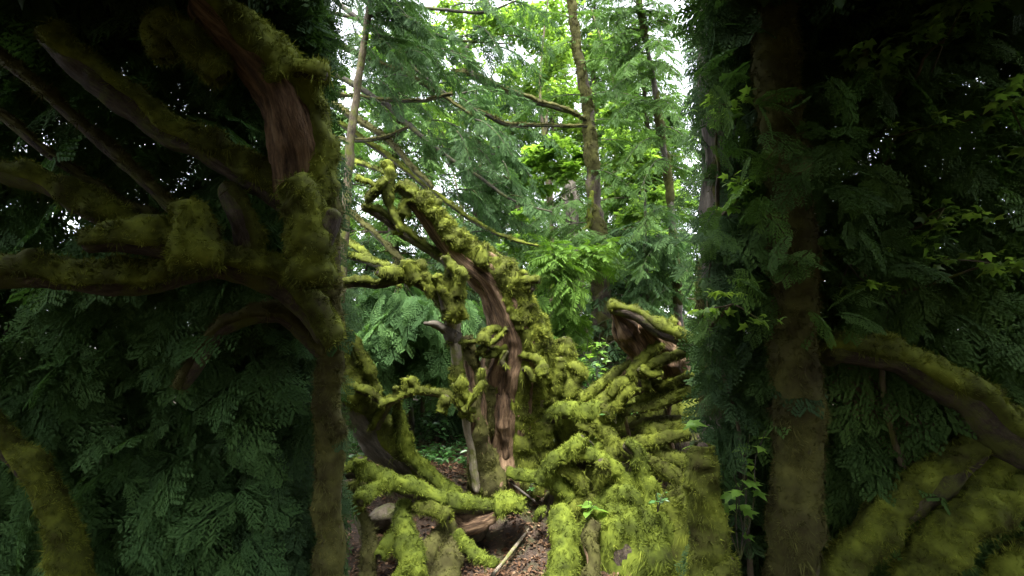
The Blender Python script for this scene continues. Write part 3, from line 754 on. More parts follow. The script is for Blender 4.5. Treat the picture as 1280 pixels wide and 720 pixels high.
# ================================================================== ground details
def rock(label, px, py, d, rx, ry, rz, seed):
    v, q, nr = lumpmass(px, py, d, rx, ry, rz, seed, .28, 48)
    cg = np.ones((len(v), 4), np.float32); cg[:, :3] = v
    mb = MB(); mb.add(v, quads=q, c=cg); return tag(mb.build('rock', M['rock'], None), label, 'rock')
rock('rounded brown rock wedged beneath the right half of the log', 588, 664, 4.62, .16, .14, .1, 5)
rock('dark flat rock in the hollow under the left half of the log', 486, 645, 4.62, .16, .14, .1, 6)
rock('small mossy brown stone behind the pale dead tree foot', 566, 592, 5.6, .12, .1, .06, 7)
st = MB(); bark_tube(st, px4([(610, 727, 3.95, 2.2), (628, 704, 4.15, 2.3), (648, 678, 4.4, 2.1), (666, 655, 4.62, 1.6)]), .03, 8, .1, 3)
tag(st.build('fallen_stick', M['bark_pale'], None), 'straight pale stick lying on the red litter at the bottom edge', 'stick')
st = MB(); bark_tube(st, px4([(638, 602, 4.75, 1.4), (650, 612, 4.62, 1.4), (668, 626, 4.55, 1.2)]), .03, 6, .1, 4)
tag(st.build('fallen_stick', M['bark_grey'], None), 'short thin twig lying on litter beside the low mossy root', 'stick')

rs = np.random.RandomState(6)
n = 1500; ux = rs.uniform(-2.6, 2.6, n); uy = 5.55 + 4.5 * rs.rand(n) ** 1.3
kp = vnoise(np.stack([ux, uy, 0 * ux], -1), 1.3, 4) > -.35
ux, uy = ux[kp], uy[kp]; n = len(ux)
uh = rs.uniform(.05, .3, n); ub = np.stack([ux, uy, hgt(ux, uy)], -1)
rp = 9; m = n * rp; az = rs.uniform(0, 6.283, m)
pos = np.repeat(ub, rp, 0) + np.stack([.5 * np.cos(az), .5 * np.sin(az), rs.uniform(.3, 1, m)], -1) * np.repeat(uh, rp)[:, None] * rs.uniform(.3, 1, (m, 1))
um = MB(); scatter(um, T_OVAL, pos, np.stack([np.cos(az), np.sin(az), .3 * rs.normal(size=m)], -1), np.array([0, 0, 1.]) + .4 * rs.normal(size=(m, 3)), rs.uniform(.03, .09, m), rs, 1.)
uo = um.build('undergrowth', M['salal'], None); uo['kind'] = 'stuff'
rs = np.random.RandomState(5)
n = 42000
lx = rs.uniform(-2.2, 2.4, n); ly = 3.7 + 4.0 * rs.rand(n) ** 1.2
lp = np.stack([lx, ly, hgt(lx, ly) + .006 + .02 * rs.rand(n)], -1)
az = rs.uniform(0, 6.28, n)
lm = MB(); scatter(lm, T_OVAL, lp, np.stack([np.cos(az), np.sin(az), .25 * rs.normal(size=n)], -1), np.array([0, 0, 1.]) + .45 * rs.normal(size=(n, 3)), rs.uniform(.012, .05, n) * (1 + .6 * (rs.rand(n) > .9)), rs, 1.)
tpos = lp[:9000]; ta = rs.uniform(0, 6.28, 9000)
tl = rs.uniform(.03, .14, 9000)[:, None]; td = np.stack([np.cos(ta), np.sin(ta), .15 * rs.normal(size=9000)], -1)
sdv = np.stack([-np.sin(ta), np.cos(ta), 0 * ta], -1) * .0025
V = np.stack([tpos - sdv, tpos + sdv, tpos + td * tl + np.array([0, 0, .01])], 1).reshape(-1, 3)
lm.add(V, tris=np.arange(27000).reshape(-1, 3), smooth=False)
lo = lm.build('leaf_litter', M['litter'], None); lo['kind'] = 'stuff'

def leafplant(name, label, px, py, d, h, nst, nl, size, tpl, mat, seed, spread=.5, group=None, cat='plant'):
    rs = np.random.RandomState(seed); b = P(px, py, d)
    o = tag(empty(name, tuple(b)), label, cat, group)
    mb = MB(); pos, xd = [], []
    for i in range(nst):
        e = b + np.array([rs.normal() * spread * h, rs.normal() * spread * h * .6, h * rs.uniform(.6, 1.1)])
        thin(mb, b, e, .005, .002, -.03, seed + i, 5, 4)
        for j in range(nl):
            t = rs.uniform(.35, 1); p = b + (e - b) * t + rs.normal(size=3) * .03 * h
            a = rs.uniform(0, 6.28); pos.append(p); xd.append([math.cos(a), math.sin(a), rs.uniform(-.4, .2)])
    mb.build('stem', M['twig'], o)
    cr = MB(); n = len(pos)
    scatter(cr, tpl, np.array(pos), np.array(xd), np.array([0, -.25, 1.]) + .4 * rs.normal(size=(n, 3)), size * rs.uniform(.6, 1.2, n), rs, 1.)
    cr.build('leaves', M[mat], o)
    return o
leafplant('seedling', 'small plant with drooping light green leaves growing from the moss, lower right', 733, 650, 4.2, .16, 3, 4, .13, T_OVAL, 'maple_light', 3, .3)
leafplant('seedling', 'tiny leafy plant on the mossy bank at the strip edge', 822, 640, 4.15, .14, 4, 4, .06, T_OVAL, 'salal', 4, .5)
leafplant('seedling', 'little plant rooted between the mossy limbs of the heap', 770, 530, 4.7, .12, 3, 3, .07, T_OVAL, 'salal', 6, .5)
leafplant('shrub', 'low glossy shrub behind the foot of the pale dead tree', 577, 605, 5.35, .28, 6, 9, .10, T_OVAL, 'salal', 7, .5)
leafplant('shrub', 'low glossy shrub behind the leaning forked tree', 452, 585, 5.6, .45, 8, 12, .12, T_OVAL, 'salal', 8, .6)
for k, (a, b, d, lab) in enumerate([(468, 572, 5.5, 'small green seedling behind the forked tree, on the shaded floor'), (556, 574, 5.7, 'small green seedling left of the dead tree foot'), (530, 582, 5.3, 'small green seedling between the fork and the dead tree'),
                                    (618, 610, 4.75, 'tiny seedling on litter just behind the mossy log'), (662, 618, 4.55, 'tiny seedling beside the thin twig'), (745, 560, 4.75, 'tiny seedling under the mossy arch'), (793, 520, 4.7, 'tiny seedling on the upper mossy fingers of the heap')]):
    leafplant('seedling', lab, a, b, d, .16 if k < 3 else .09, 5, 4, .07 if k < 3 else .04, T_OVAL, 'salal', 30 + k, .6, 'seedlings on the forest floor')
leafplant('shrub', 'low glossy shrub in the dark gap between forked tree and dead tree', 530, 560, 6.2, .5, 9, 14, .11, T_OVAL, 'salal', 41, .6)
leafplant('shrub', 'low glossy shrub showing between stump stem and root heap', 735, 500, 6.6, .55, 9, 14, .11, T_OVAL, 'salal', 42, .6)
leafplant('maple_sapling', 'spindly sapling with a few big bright leaves behind the root heap', 742, 500, 6.3, .85, 5, 6, .14, T_MAPLE, 'maple_light', 9, .17, cat='sapling')
#__PART3__
# ================================================================== the forest behind
def trunkpx(pts):
    return [[*P(x, y, d), r * d / FPX] for x, y, d, r in pts][::-1] if pts[0][1] < pts[-1][1] else [[*P(x, y, d), r * d / FPX] for x, y, d, r in pts]

# tall mossy trunk, right of centre, and the grey snag beside it
J = tag(empty('tall_mossy_tree', rootloc(754, 480, 9)), 'tall straight tree with a dark mossy trunk, standing behind the bright root heap', 'tree')
tj = [(757, 520, 9, 18), (754, 470, 9, 15.5), (753, 400, 9, 14), (750, 330, 9, 12.5), (745, 260, 9, 11), (740, 200, 9, 9.5), (737, 160, 9, 9), (733, 120, 9, 8.5), (727, 85, 9, 7.5), (720, 45, 9, 6.5), (716, 0, 9, 5.5), (712, -60, 9, 4.5)]
tj = [(a, b, c, r * .86) for a, b, c, r in tj]
limb(J, tj, 'trunk', 'bark_dark', 'moss_dull', -.3, .95, 3500, .1, L=.032, w=.014, k=20, ds=.06, mossf=.12, patch=1.2, upvec=(-.3, -.7, .3), flute=.12)
limb(J, flat([(731, 150, 3), (712, 140, 3.5), (690, 133, 4.5), (660, 124, 5.5), (630, 113, 6), (605, 101, 6), (583, 93, 5), (566, 90, 3)], (8.9, 8.0)), 'dead_branch', 'twig', 'moss_dull', .2, .85, 3000, .2, L=.04, w=.014, k=10, ds=.05, mossf=.25)
limb(J, flat([(592, 95, 3), (586, 82, 2.6), (582, 66, 2.4), (586, 56, 2.2), (598, 50, 1.2)], 8.1), 'dead_branch', 'twig', None, f=1, k=8, ds=.05)
limb(J, flat([(735, 158, 2), (712, 158, 2.5), (680, 157, 2.5), (655, 157, 3), (630, 154, 3.5), (607, 143, 3), (590, 136, 1.5)], (8.9, 8.2)), 'dead_branch', 'twig', 'moss_dull', 0, .8, 3000, .2, L=.04, w=.014, k=8, ds=.05)
limb(J, flat([(740, 240, 3), (738, 262, 3), (736, 282, 3), (728, 288, 1.5)], 8.7), 'dead_branch', 'bark_pale', 'moss', .5, .8, 3000, .2, L=.04, w=.014, k=8, ds=.05)
cr = MB(); tm = MB(); rs = np.random.RandomState(21)
def boughs(cr, tm, lst, scale, tpl, rs, dens=1., hangd=.25, jit=.1, tr=.010):
    """lst: ((px,py,d) start, (px,py,d) end): a bough with sprays down both sides"""
    for a, b in lst:
        A_, B_ = P(*a), P(*b); L_ = np.linalg.norm(B_ - A_)
        n = max(4, int(L_ / (.11 * dens ** -1 * max(scale / .4, .5))))
        u = np.linspace(0, 1, n)[:, None]
        c = A_ + (B_ - A_) * u; c[:, 2] += (.12 * L_ * 4 * u * (1 - u))[:, 0]
        bark_tube(tm, np.concatenate([c, tr * (1.1 - u)], 1), max(.05, L_ / 12), 5, .1, int(a[0]), cap=False)
        tv = nrm(np.gradient(c, axis=0)); sd = nrm(np.cross(tv, [0, 0, 1.]))
        tone = rs.rand()
        for s in (-1, 1):
            ang = s * R(50) + rs.normal(size=(n, 1)) * .3
            dx = tv * np.cos(ang) + sd * np.sin(ang) + np.array([0, 0, -hangd]) + rs.normal(size=(n, 3)) * .15
            zd = np.array([0, 0, 1.]) + .4 * rs.normal(size=(n, 3))
            scl = scale * (.6 + .5 * np.sin(np.pi * (u[:, 0] * .85 + .12))) * rs.uniform(.7, 1.3, n)
            scatter(cr, tpl, c + rs.normal(size=(n, 3)) * jit * scale, dx, zd, scl, rs, .45, np.clip(tone + .2 * rs.normal(size=n), 0, 1))
JB = []
for k in range(16):
    y0 = rs.uniform(10, 300); sgn = rs.choice([-1, 1])
    JB.append(((np.interp(y0, [0, 200, 480], [716, 740, 754]), y0, 9), (np.interp(y0, [0, 200, 480], [716, 740, 754]) + sgn * rs.uniform(40, 120), y0 + rs.uniform(10, 60), 9 + rs.uniform(-2, 1.5))))
JB += [((740, 300, 9), (672, 345, 7.6)), ((748, 300, 9), (700, 320, 7.2)), ((748, 300, 9), (775, 335, 7.4)), ((745, 310, 9), (790, 345, 7.6))]
boughs(cr, tm, JB, .28, T_MID, rs)
tm.build('limbs', M['twig'], J); cr.build('crown', M['conifer'], J)

K = tag(empty('grey_snag', rootloc(717, 300, 12)), 'grey broken snag standing behind the tall mossy trunk', 'dead tree')
limb(K, [(722, 470, 12, 9), (719, 380, 12, 8.5), (717, 300, 12, 8), (714, 250, 12, 7.5), (714, 222, 12, 6)], 'trunk', 'bark_grey', None, f=1, k=16, ds=.08, rough=.25, flute=.3)
limb(K, flat([(716, 240, 2), (708, 250, 1.5), (700, 246, 1)], 11.8), 'branch', 'bark_grey', None, f=1, k=6, ds=.08)

Lx = tag(empty('slender_tree', rootloc(846, 480, 7)), 'slender tree with an orange green mossy stem, at the right edge of the bright strip', 'tree')
limb(Lx, [(858, 540, 7, 8), (848, 400, 7, 7), (840, 270, 7, 6), (833, 205, 7, 5.5), (823, 145, 7, 5), (815, 90, 7, 4.5), (806, 40, 7, 4), (796, -10, 7, 3.4), (790, -60, 7, 3)], 'trunk', 'bark_grey', 'moss_dull', .1, .85, 4000, .1, L=.03, w=.011, k=14, ds=.05, mossf=.22, patch=1.2)
cr = MB(); tm = MB(); rs = np.random.RandomState(31)
LB = []
for (x0, y0, x1, y1, d1) in [(808, 50, 745, 62, 6.2), (815, 95, 758, 120, 6.4), (820, 130, 765, 150, 6.3), (812, 80, 850, 100, 6.2), (800, 20, 745, 25, 6.2), (804, 30, 850, 40, 6.4), (825, 160, 870, 190, 6.2),
                             (815, 85, 780, 90, 6.), (828, 175, 780, 205, 6.2), (832, 200, 800, 240, 6.1), (838, 260, 798, 290, 6.3), (800, 10, 760, -20, 6.6), (840, 300, 800, 340, 6.2), (843, 330, 870, 360, 6.2), (845, 360, 805, 395, 6.4), (820, 130, 850, 150, 6), (812, 60, 836, 75, 5.8)]:
    LB.append(((x0, y0, 7), (x1, y1, d1)))
for k in range(14):
    y0 = rs.uniform(-50, 70); x0 = np.interp(y0, [-60, 0, 90], [790, 797, 815]); LB.append(((x0, y0, 7), (x0 + rs.choice([-1, 1]) * rs.uniform(25, 60), y0 + rs.uniform(0, 30), 7 + rs.uniform(-.8, .8))))
boughs(cr, tm, LB, .22, T_MID, rs, 1.2)
tm.build('limbs', M['twig'], Lx); cr.build('crown', M['conifer'], Lx)

# thin stem and sweeping dark boughs, upper left
N1 = tag(empty('thin_pole_tree', rootloc(430, 480, 6)), 'thin grey green sapling pole at the top left of the bright strip', 'tree')
limb(N1, [(418, 500, 6, 6.5), (430, 300, 6, 5.5), (438, 180, 6, 5), (447, 110, 6, 4.6), (455, 55, 6, 4.2), (464, 0, 6, 3.8), (472, -50, 6, 3.4)], 'trunk', 'bark_mossy', None, f=1, k=12, ds=.06)
cr = MB(); tm = MB(); rs = np.random.RandomState(41)
NB = []
for k in range(16):
    y0 = rs.uniform(-40, 60); NB.append(((464, y0, 6), (470 + rs.uniform(-30, 90), y0 + rs.uniform(-5, 40), 6 + rs.uniform(-1, 1))))
boughs(cr, tm, NB, .26, T_MID, rs, 1.1)
tm.build('limbs', M['twig'], N1); cr.build('crown', M['conifer_dark'], N1)

N2 = tag(empty('drooping_hemlock', rootloc(420, 480, 7.5)), 'old hemlock sweeping long dark drooping boughs in from the upper left', 'tree')
limb(N2, [(380, 520, 7.6, 14), (384, 300, 7.6, 12), (388, 100, 7.6, 10), (392, -100, 7.6, 8)], 'trunk', 'bark_dark', None, f=1, k=14, ds=.08)
for pts, dd, ms in [
    ([(388, -20, 3), (440, -8, 3), (500, 5, 2.8), (560, 13, 2.6), (605, 15, 2.2), (645, 1, 1)], (7.6, 7), None),
    ([(388, 10, 3), (440, 22, 3), (480, 30, 2.8), (530, 40, 2.6), (580, 51, 2.2), (640, 55, 1)], (7.6, 7), None),
    ([(386, -30, 4), (430, 10, 4), (470, 40, 3.8), (505, 73, 3.2), (530, 95, 2.4), (560, 118, 1.2)], (7.5, 6.6), None),
    ([(387, 45, 4), (430, 60, 4), (470, 78, 3.8), (510, 95, 3.2), (550, 118, 2.4), (590, 145, 1.2)], (7.5, 6.6), 'moss_dull'),
    ([(386, 70, 5), (430, 100, 5), (475, 125, 4.5), (510, 155, 4), (550, 190, 3.4), (590, 215, 2.8), (640, 250, 2), (690, 265, 1)], (7.5, 6.3), None),
    ([(386, 110, 5), (430, 140, 5), (480, 172, 4.5), (510, 205, 3.8), (540, 235, 3)], (7.4, 6.2), 'moss_dull'),
    ([(385, 130, 4), (440, 165, 4), (490, 200, 4), (540, 240, 3.6), (600, 282, 3), (640, 300, 2.2), (672, 308, 1.2)], (7.4, 6.0), 'moss'),
    ([(386, 118, 3), (440, 120, 3), (490, 126, 2.8), (530, 126, 2.2), (565, 118, 1.2)], (7.4, 6.4), 'moss_dull'),
    ([(386, 165, 3), (440, 176, 3), (480, 172, 2.6), (510, 160, 1.5)], (7.3, 6.4), 'moss_dull'),
    ([(385, 190, 4), (430, 198, 4), (460, 208, 3.6), (485, 218, 2.5)], (7.2, 6.0), 'moss'),
    ([(384, 220, 5), (430, 260, 4.6), (470, 295, 4), (505, 330, 3), (530, 352, 2)], (7.2, 5.9), 'moss_dull'),
    ([(384, 275, 5), (430, 300, 5), (470, 330, 4.4), (500, 360, 3.2)], (7.2, 5.8), 'moss'),
    ([(384, 300, 5), (430, 318, 6), (470, 330, 6), (495, 338, 4)], (6.6, 5.4), 'moss')]:
    limb(N2, flat(pts, dd), 'bough', 'twig', ms, .2, .8, 4000, .3, L=.035, w=.011, k=8, ds=.05, mossf=.4)
cr = MB(); tm = MB(); rs = np.random.RandomState(43)
NB = []
for k in range(78):
    t = rs.rand(); x0 = 430 + 200 * rs.rand(); y0 = -10 + .75 * (x0 - 430) * rs.uniform(.3, 1.5) + rs.uniform(0, 120)
    d0 = np.interp(x0, [430, 640], [7, 6.2]) + rs.uniform(-.3, 1.4)
    NB.append(((x0, y0, d0), (x0 + rs.uniform(5, 75), y0 + rs.uniform(5, 55), d0 + rs.uniform(-.6, .6))))
for k in range(26):
    x0, y0 = rs.uniform(440, 640), rs.uniform(-30, 70)
    NB.append(((x0, y0, 7.2), (x0 + rs.uniform(10, 70), y0 + rs.uniform(0, 40), 7 + rs.uniform(-.6, .6))))
NB += [((560, 205, 7), (640, 255, 6.8)), ((570, 215, 7.2), (668, 262, 7)), ((600, 240, 7), (690, 268, 7)), ((520, 180, 7), (600, 235, 6.6)), ((580, 260, 7.4), (680, 300, 7)), ((590, 290, 7.4), (690, 330, 7)), ((540, 150, 7), (610, 190, 6.8)), ((560, 240, 7.5), (640, 300, 7.2))]
boughs(cr, tm, NB, .20, T_MID, rs, 1.0, .3)
tm.build('twigs', M['twig'], N2); cr.build('crown', M['conifer_blue'], N2)

# young trees of the middle distance
def young(name, label, px, d, boxes, n, scale, mat, tpl, seed, trunk, tr=.02, cat='sapling', group=None, hang=.25):
    """a young conifer: a thin stem and boughs reaching from it into the given pixel boxes (x0,x1,y0,y1,d0,d1)"""
    rs = np.random.RandomState(seed)
    o = tag(empty(name, rootloc(*trunk[-1][:3])), label, cat, group)
    tb = MB(); w = [[*P(x, y, dd), r * dd / FPX] for x, y, dd, r in trunk]
    bark_tube(tb, w, .06, 8, .12, seed)
    cr = MB(); lst = []
    ys = [t[1] for t in trunk]; xs = [t[0] for t in trunk]
    for k in range(n):
        x0, x1, y0, y1, d0, d1 = boxes[rs.randint(len(boxes))]
        ex, ey, ed = rs.uniform(x0, x1), rs.uniform(y0, y1), rs.uniform(d0, d1)
        sy = np.clip(ey - rs.uniform(5, 40), min(ys), max(ys)); sx = np.interp(sy, ys, xs)
        f = rs.uniform(.25, .7)
        lst.append(((sx + (ex - sx) * f, sy + (ey - sy) * f, trunk[0][2] + (ed - trunk[0][2]) * f), (ex, ey, ed)))
    boughs(cr, tb, lst, scale, tpl, rs, 1., hang, .15, .006)
    tb.build('trunk', M['twig'], o); cr.build('crown', M[mat], o)
    return o
young('young_hemlock', 'light green young hemlock with a bare thin stem, between leaning tree and tall mossy trunk', 700, 7, [(655, 780, 300, 338, 6.4, 7.6), (655, 728, 310, 440, 6.2, 7.6), (690, 730, 350, 470, 6.6, 8)], 84, .30, 'hemlock', T_MID, 51,
      [(697, 335, 7, 1.2), (700, 365, 7, 1.8), (704, 400, 7, 2.4), (708, 440, 7, 2.8), (706, 520, 7, 3.2)])
young('young_cedar', 'drooping blue green cedar sapling behind the long mossy arm on the left', 500, 6.2, [(425, 560, 358, 450, 5.4, 6.6), (430, 610, 370, 480, 5.6, 6.8), (425, 480, 420, 500, 5.6, 6.6)], 84, .36, 'cedar', T_NEAR2, 53,
      [(505, 330, 6.2, 2), (510, 400, 6.2, 3), (512, 470, 6.2, 3.5), (515, 580, 6.2, 4)], hang=.4)
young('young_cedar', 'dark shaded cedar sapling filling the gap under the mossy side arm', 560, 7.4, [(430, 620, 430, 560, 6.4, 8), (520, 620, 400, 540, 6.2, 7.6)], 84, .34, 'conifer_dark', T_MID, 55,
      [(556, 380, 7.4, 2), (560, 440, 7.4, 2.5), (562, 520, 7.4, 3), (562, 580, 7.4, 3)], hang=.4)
young('young_cedar', 'cedar sapling with fine sprays behind the broken red log', 800, 6.8, [(785, 860, 300, 400, 6.2, 7.4), (785, 860, 240, 360, 6.4, 7.6)], 40, .28, 'conifer_blue', T_MID, 57,
      [(806, 240, 6.9, 1.4), (808, 330, 6.9, 2.2), (812, 420, 6.9, 2.8), (815, 500, 6.9, 3)])

# thin bare stems in the dark gap, lower left
for k, (x, y0, y1, d, lab) in enumerate([(526, 440, 590, 6.4, 'bare thin sapling in the dark gap, leftmost of the row'), (545, 470, 590, 6.8, 'bare thin sapling in the dark gap, second of the row'), (508, 430, 520, 6.2, 'mossy thin sapling rising behind the mossy side arm'),
                                        (470, 440, 520, 5.9, 'mossy leaning thin sapling behind the forked tree top'), (680, 470, 540, 6.3, 'dark thin sapling just right of the thick leaning tree')]):
    mb = MB(); bark_tube(mb, px4([(x + 6, y0, d, 2), (x + 2, (y0 + y1) / 2, d, 2.6), (x, y1, d, 3)]), .05, 7, .15, 60 + k)
    tag(mb.build('bare_sapling', M['bark_mossy'], None), lab, 'sapling', 'bare saplings in the dark gap')

# maples
maple('bigleaf_maple', 'maple with bright lime leaves hanging left of the tall mossy trunk', 690, 10.5, 9, [(690, 195, 9.6, 26), (665, 205, 9.8, 20), (705, 215, 9.4, 18), (725, 195, 9.8, 14), (680, 230, 9.6, 14), (650, 225, 10, 12)], 2300, .16, 'maple_light', .07, 61)
maple('bigleaf_maple', 'tall maple whose sunlit leaves fill the top centre of the strip', 700, 15, 10, [(640, 30, 14, 30), (610, 20, 14, 20), (680, 70, 14, 34), (700, 120, 14, 30), (660, 110, 14.5, 26), (690, 20, 14, 28), (650, 160, 14.5, 20), (720, 160, 14, 26), (760, 60, 15, 26)], 5200, .17, 'maple', .13, 62)
maple('bigleaf_maple', 'maple with pale leaves at the upper left beneath the sweeping boughs', 575, 16, 7, [(530, 60, 15, 30), (510, 100, 15, 26), (560, 110, 15, 28), (580, 60, 15, 20), (600, 125, 15, 22), (470, 60, 15, 22), (490, 140, 15, 24), (590, 90, 15, 20), (530, 140, 15, 22), (470, 120, 15.5, 22)], 5600, .18, 'maple', .1, 63)
maple('bigleaf_maple', 'maple with bright leaves right of the tall mossy trunk', 790, 12, 10, [(780, 180, 11.5, 28), (810, 220, 11.5, 30), (770, 240, 11.5, 24), (835, 180, 12, 24), (800, 270, 11, 24), (770, 140, 12, 20), (840, 250, 11, 24), (790, 310, 11, 16)], 3600, .16, 'maple', .08, 64)
maple('bigleaf_maple', 'far maple high behind the dead branch, top of the strip', 610, 20, 13, [(600, 30, 19, 24), (560, 20, 19, 24), (640, 90, 19, 22), (620, 130, 19, 24), (575, 150, 19, 22), (660, 20, 19, 22), (700, 60, 19, 24), (540, 170, 19, 24), (610, 180, 19, 22)], 5200, .2, 'maple', .12, 66)
maple('bigleaf_maple', 'small maple with yellow green leaves beside the slender tree', 815, 9, 5, [(800, 200, 8.6, 22), (825, 240, 8.6, 22), (795, 270, 8.6, 20), (820, 300, 8.4, 20), (780, 330, 8.6, 16), (830, 345, 8.4, 18)], 1800, .14, 'maple', .04, 67)
maple('bigleaf_maple', 'shady understorey maple behind the leaning tree', 610, 9.5, 3.4, [(600, 330, 9, 22), (640, 300, 9, 22), (570, 370, 9, 20), (660, 270, 9, 18), (535, 400, 8.8, 20), (480, 380, 9, 20)], 1500, .13, 'maple', .04, 68)
maple('vine_maple', 'low shrubby maple with small bright leaves behind the mossy stump stem', 735, 8, 2.6, [(730, 400, 7.6, 11), (733, 430, 7.4, 9), (724, 440, 7.5, 8), (732, 465, 7.5, 7)], 70, .13, 'maple_light', .02, 65, cat='shrub')
# the far wall of forest
conifer('hemlock', 'dark mid distance hemlock behind the leaning tree top', 590, 11, 7, 1.0, 2.2, 80, .36, 'conifer_blue', T_FAR, .14, seed=71, step=.2)
conifer('hemlock', 'bluish hemlock seen between the maple leaves and the leaning tree', 645, 14, 8.5, .8, 2.4, 100, .42, 'conifer_blue', T_FAR, .16, seed=72, step=.24)
conifer('hemlock', 'dark hemlock behind the left cedar sapling', 490, 10, 8.5, .5, 2.2, 120, .4, 'conifer', T_FAR, .13, seed=73, step=.2)
conifer('hemlock', 'hemlock behind the slender tree on the right', 815, 11, 9, .6, 2.2, 120, .42, 'conifer', T_FAR, .13, seed=74, step=.2)
conifer('hemlock', 'tall hemlock rising behind the tall mossy trunk', 745, 16, 15, 1, 2.6, 130, .55, 'conifer', T_FAR, .18, seed=75, step=.28)
conifer('hemlock', 'short hemlock low behind the young hemlock', 695, 11.5, 4.6, .3, 1.6, 80, .36, 'conifer', T_FAR, .06, seed=76, step=.18)
conifer('hemlock', 'short dark hemlock behind the pale dead tree', 570, 9, 3.6, .2, 1.7, 90, .36, 'conifer_dark', T_FAR, .06, seed=77, step=.18)
conifer('hemlock', 'short dark hemlock behind the root heap', 790, 9, 3.6, .2, 1.7, 90, .36, 'conifer_dark', T_FAR, .06, seed=78, step=.18)
conifer('hemlock', 'short dark hemlock at far left under the boughs', 450, 8.6, 3.2, .2, 1.6, 80, .36, 'conifer_dark', T_FAR, .06, seed=79, step=.18)
far = [(430, 24, 13), (480, 30, 18), (530, 26, 14), (575, 34, 19), (620, 28, 15), (665, 33, 20), (705, 25, 18), (755, 31, 22), (800, 24, 15), (845, 30, 16), (385, 28, 18), (895, 27, 19), (330, 24, 17), (945, 30, 20)]
for k, (px, d, H) in enumerate(far):
    conifer('far_hemlock', 'distant hemlock in the wall of forest behind', px, d, H, .5, 3.4, 110, .9, 'conifer_blue' if k % 2 else 'conifer', T_FAR, .22, seed=80 + k, step=.42, group='distant hemlocks of the forest wall')
#__PART4__
# ================================================================== near growth on both sides, kept dark by added cedar crowns
def thicket(name, label, px0, px1, d0, d1, n, scale, mat, tpl, seed, py0=-80, py1=760, edge=None, cat='shrub', frontal=.5, stems=4, back=0.):
    """a dense young cedar: stems and many overlapping fronds, filling a body of real depth"""
    rs = np.random.RandomState(seed)
    xm = (px0 + px1) / 2; b = P(xm, 451, (d0 + d1) / 2); bz = float(hgt(b[0], b[1]))
    o = tag(empty(name, (b[0], b[1], bz)), label, cat)
    tb = MB()
    for k in range(stems):
        a = np.array([b[0] + rs.uniform(-.08, .08), b[1] + back + rs.uniform(-.1, .3), bz - .05]); e = a + np.array([rs.uniform(-.05, .05), rs.uniform(-.1, .2), 3.6])
        thin(tb, a, e, .03, .012, 0, seed + k, 6, 7)
    tb.build('stem', M['twig'], o)
    px, py, d = rs.uniform(px0, px1, n), rs.uniform(py0, py1, n), rs.uniform(d0, d1, n)
    pos = CAM + d[:, None] * (FW + ((px - 640) / FPX)[:, None] * RT + ((360 - py) / FPX)[:, None] * UP)
    az = rs.uniform(0, 2 * np.pi, n)
    xd = np.stack([np.cos(az), np.sin(az) * .7 - .2, -.45 + .35 * rs.normal(size=n)], -1)
    zd = np.stack([.4 * rs.normal(size=n), -frontal + .35 * rs.normal(size=n), np.full(n, .8)], -1)
    s = scale * rs.uniform(.6, 1.3, n)
    tip = pos + nrm(xd) * s[:, None]
    qx, qy, qd = proj(tip); lo, hi = (edge or (-1e9, 1e9))
    keep = (np.maximum(px, qx) < hi) & (np.minimum(px, qx) > lo) & (pos[:, 2] > hgt(pos[:, 0], pos[:, 1])) & (tip[:, 2] > hgt(tip[:, 0], tip[:, 1]))
    cr = MB(); scatter(cr, tpl, pos[keep], xd[keep], zd[keep], s[keep], rs, .5)
    cr.build('foliage', M[mat], o)
    return o
EL, ER = 430, 866
thicket('young_cedar', 'dark cedar with drooping fronds in shade at the far left', -120, 150, 2.9, 3.8, 1500, .34, 'cedar', T_NEAR2, 201)
thicket('young_cedar', 'dark cedar with drooping fronds in shade behind the near mossy limbs', 140, 330, 2.9, 3.8, 1300, .32, 'cedar', T_NEAR2, 202)
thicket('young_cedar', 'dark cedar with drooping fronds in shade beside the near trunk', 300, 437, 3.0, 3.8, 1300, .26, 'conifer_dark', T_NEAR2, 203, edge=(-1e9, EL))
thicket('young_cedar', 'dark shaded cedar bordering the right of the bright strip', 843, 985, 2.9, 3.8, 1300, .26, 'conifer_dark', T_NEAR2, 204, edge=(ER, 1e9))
thicket('young_cedar', 'dark shaded cedar behind the broken log on the far right', 960, 1160, 2.9, 3.8, 1300, .32, 'conifer', T_NEAR2, 205)
thicket('young_cedar', 'dark shaded cedar at the far right edge', 1130, 1400, 2.9, 3.8, 1500, .34, 'conifer', T_NEAR2, 206)

thicket('hanging_hemlock', 'shaded hemlock with sprays hanging in front of the mossy dark trunk', 880, 1110, 2.5, 2.95, 120, .2, 'conifer', T_NEAR2, 207, py0=70, py1=400, stems=1, back=.75)

# near mossy tree, left
H = tag(empty('shaded_mossy_tree', rootloc(405, 700, 2.7)), 'near mossy tree in deep shade with thick limbs, filling the dark left side', 'tree')
def nl(pts, d, name='branch', bias=.5, bark='bark_dark', moss='moss', **kw):
    kw2 = dict(L=.03, w=.006, k=22, ds=.016, lump=.6); kw2.update(kw)
    limb(H if kw2.pop('who', None) is None else H2, flat(pts, d), name, bark, moss, bias, kw2.pop('f', .72), kw2.pop('dens', 14000), .25, **kw2)
nl([(412, 770, 20), (412, 640, 19), (413, 520, 18), (410, 430, 20), (404, 350, 25), (394, 290, 32), (380, 235, 38)], (3.0, 2.75), 'trunk', .1, 'bark_mossy', 'moss_dull', f=.9, upvec=(0, -.9, .4), flute=.3, mossf=.15, k=40)
nl([(378, 240, 42), (372, 190, 44), (358, 130, 44), (325, 85, 40), (292, 45, 34), (262, 18, 28)], (2.7, 2.5), bias=-.05, bark='bark_red', f=.82, flute=.25, mossf=.25, k=36, upvec=(.6, -.2, .75))
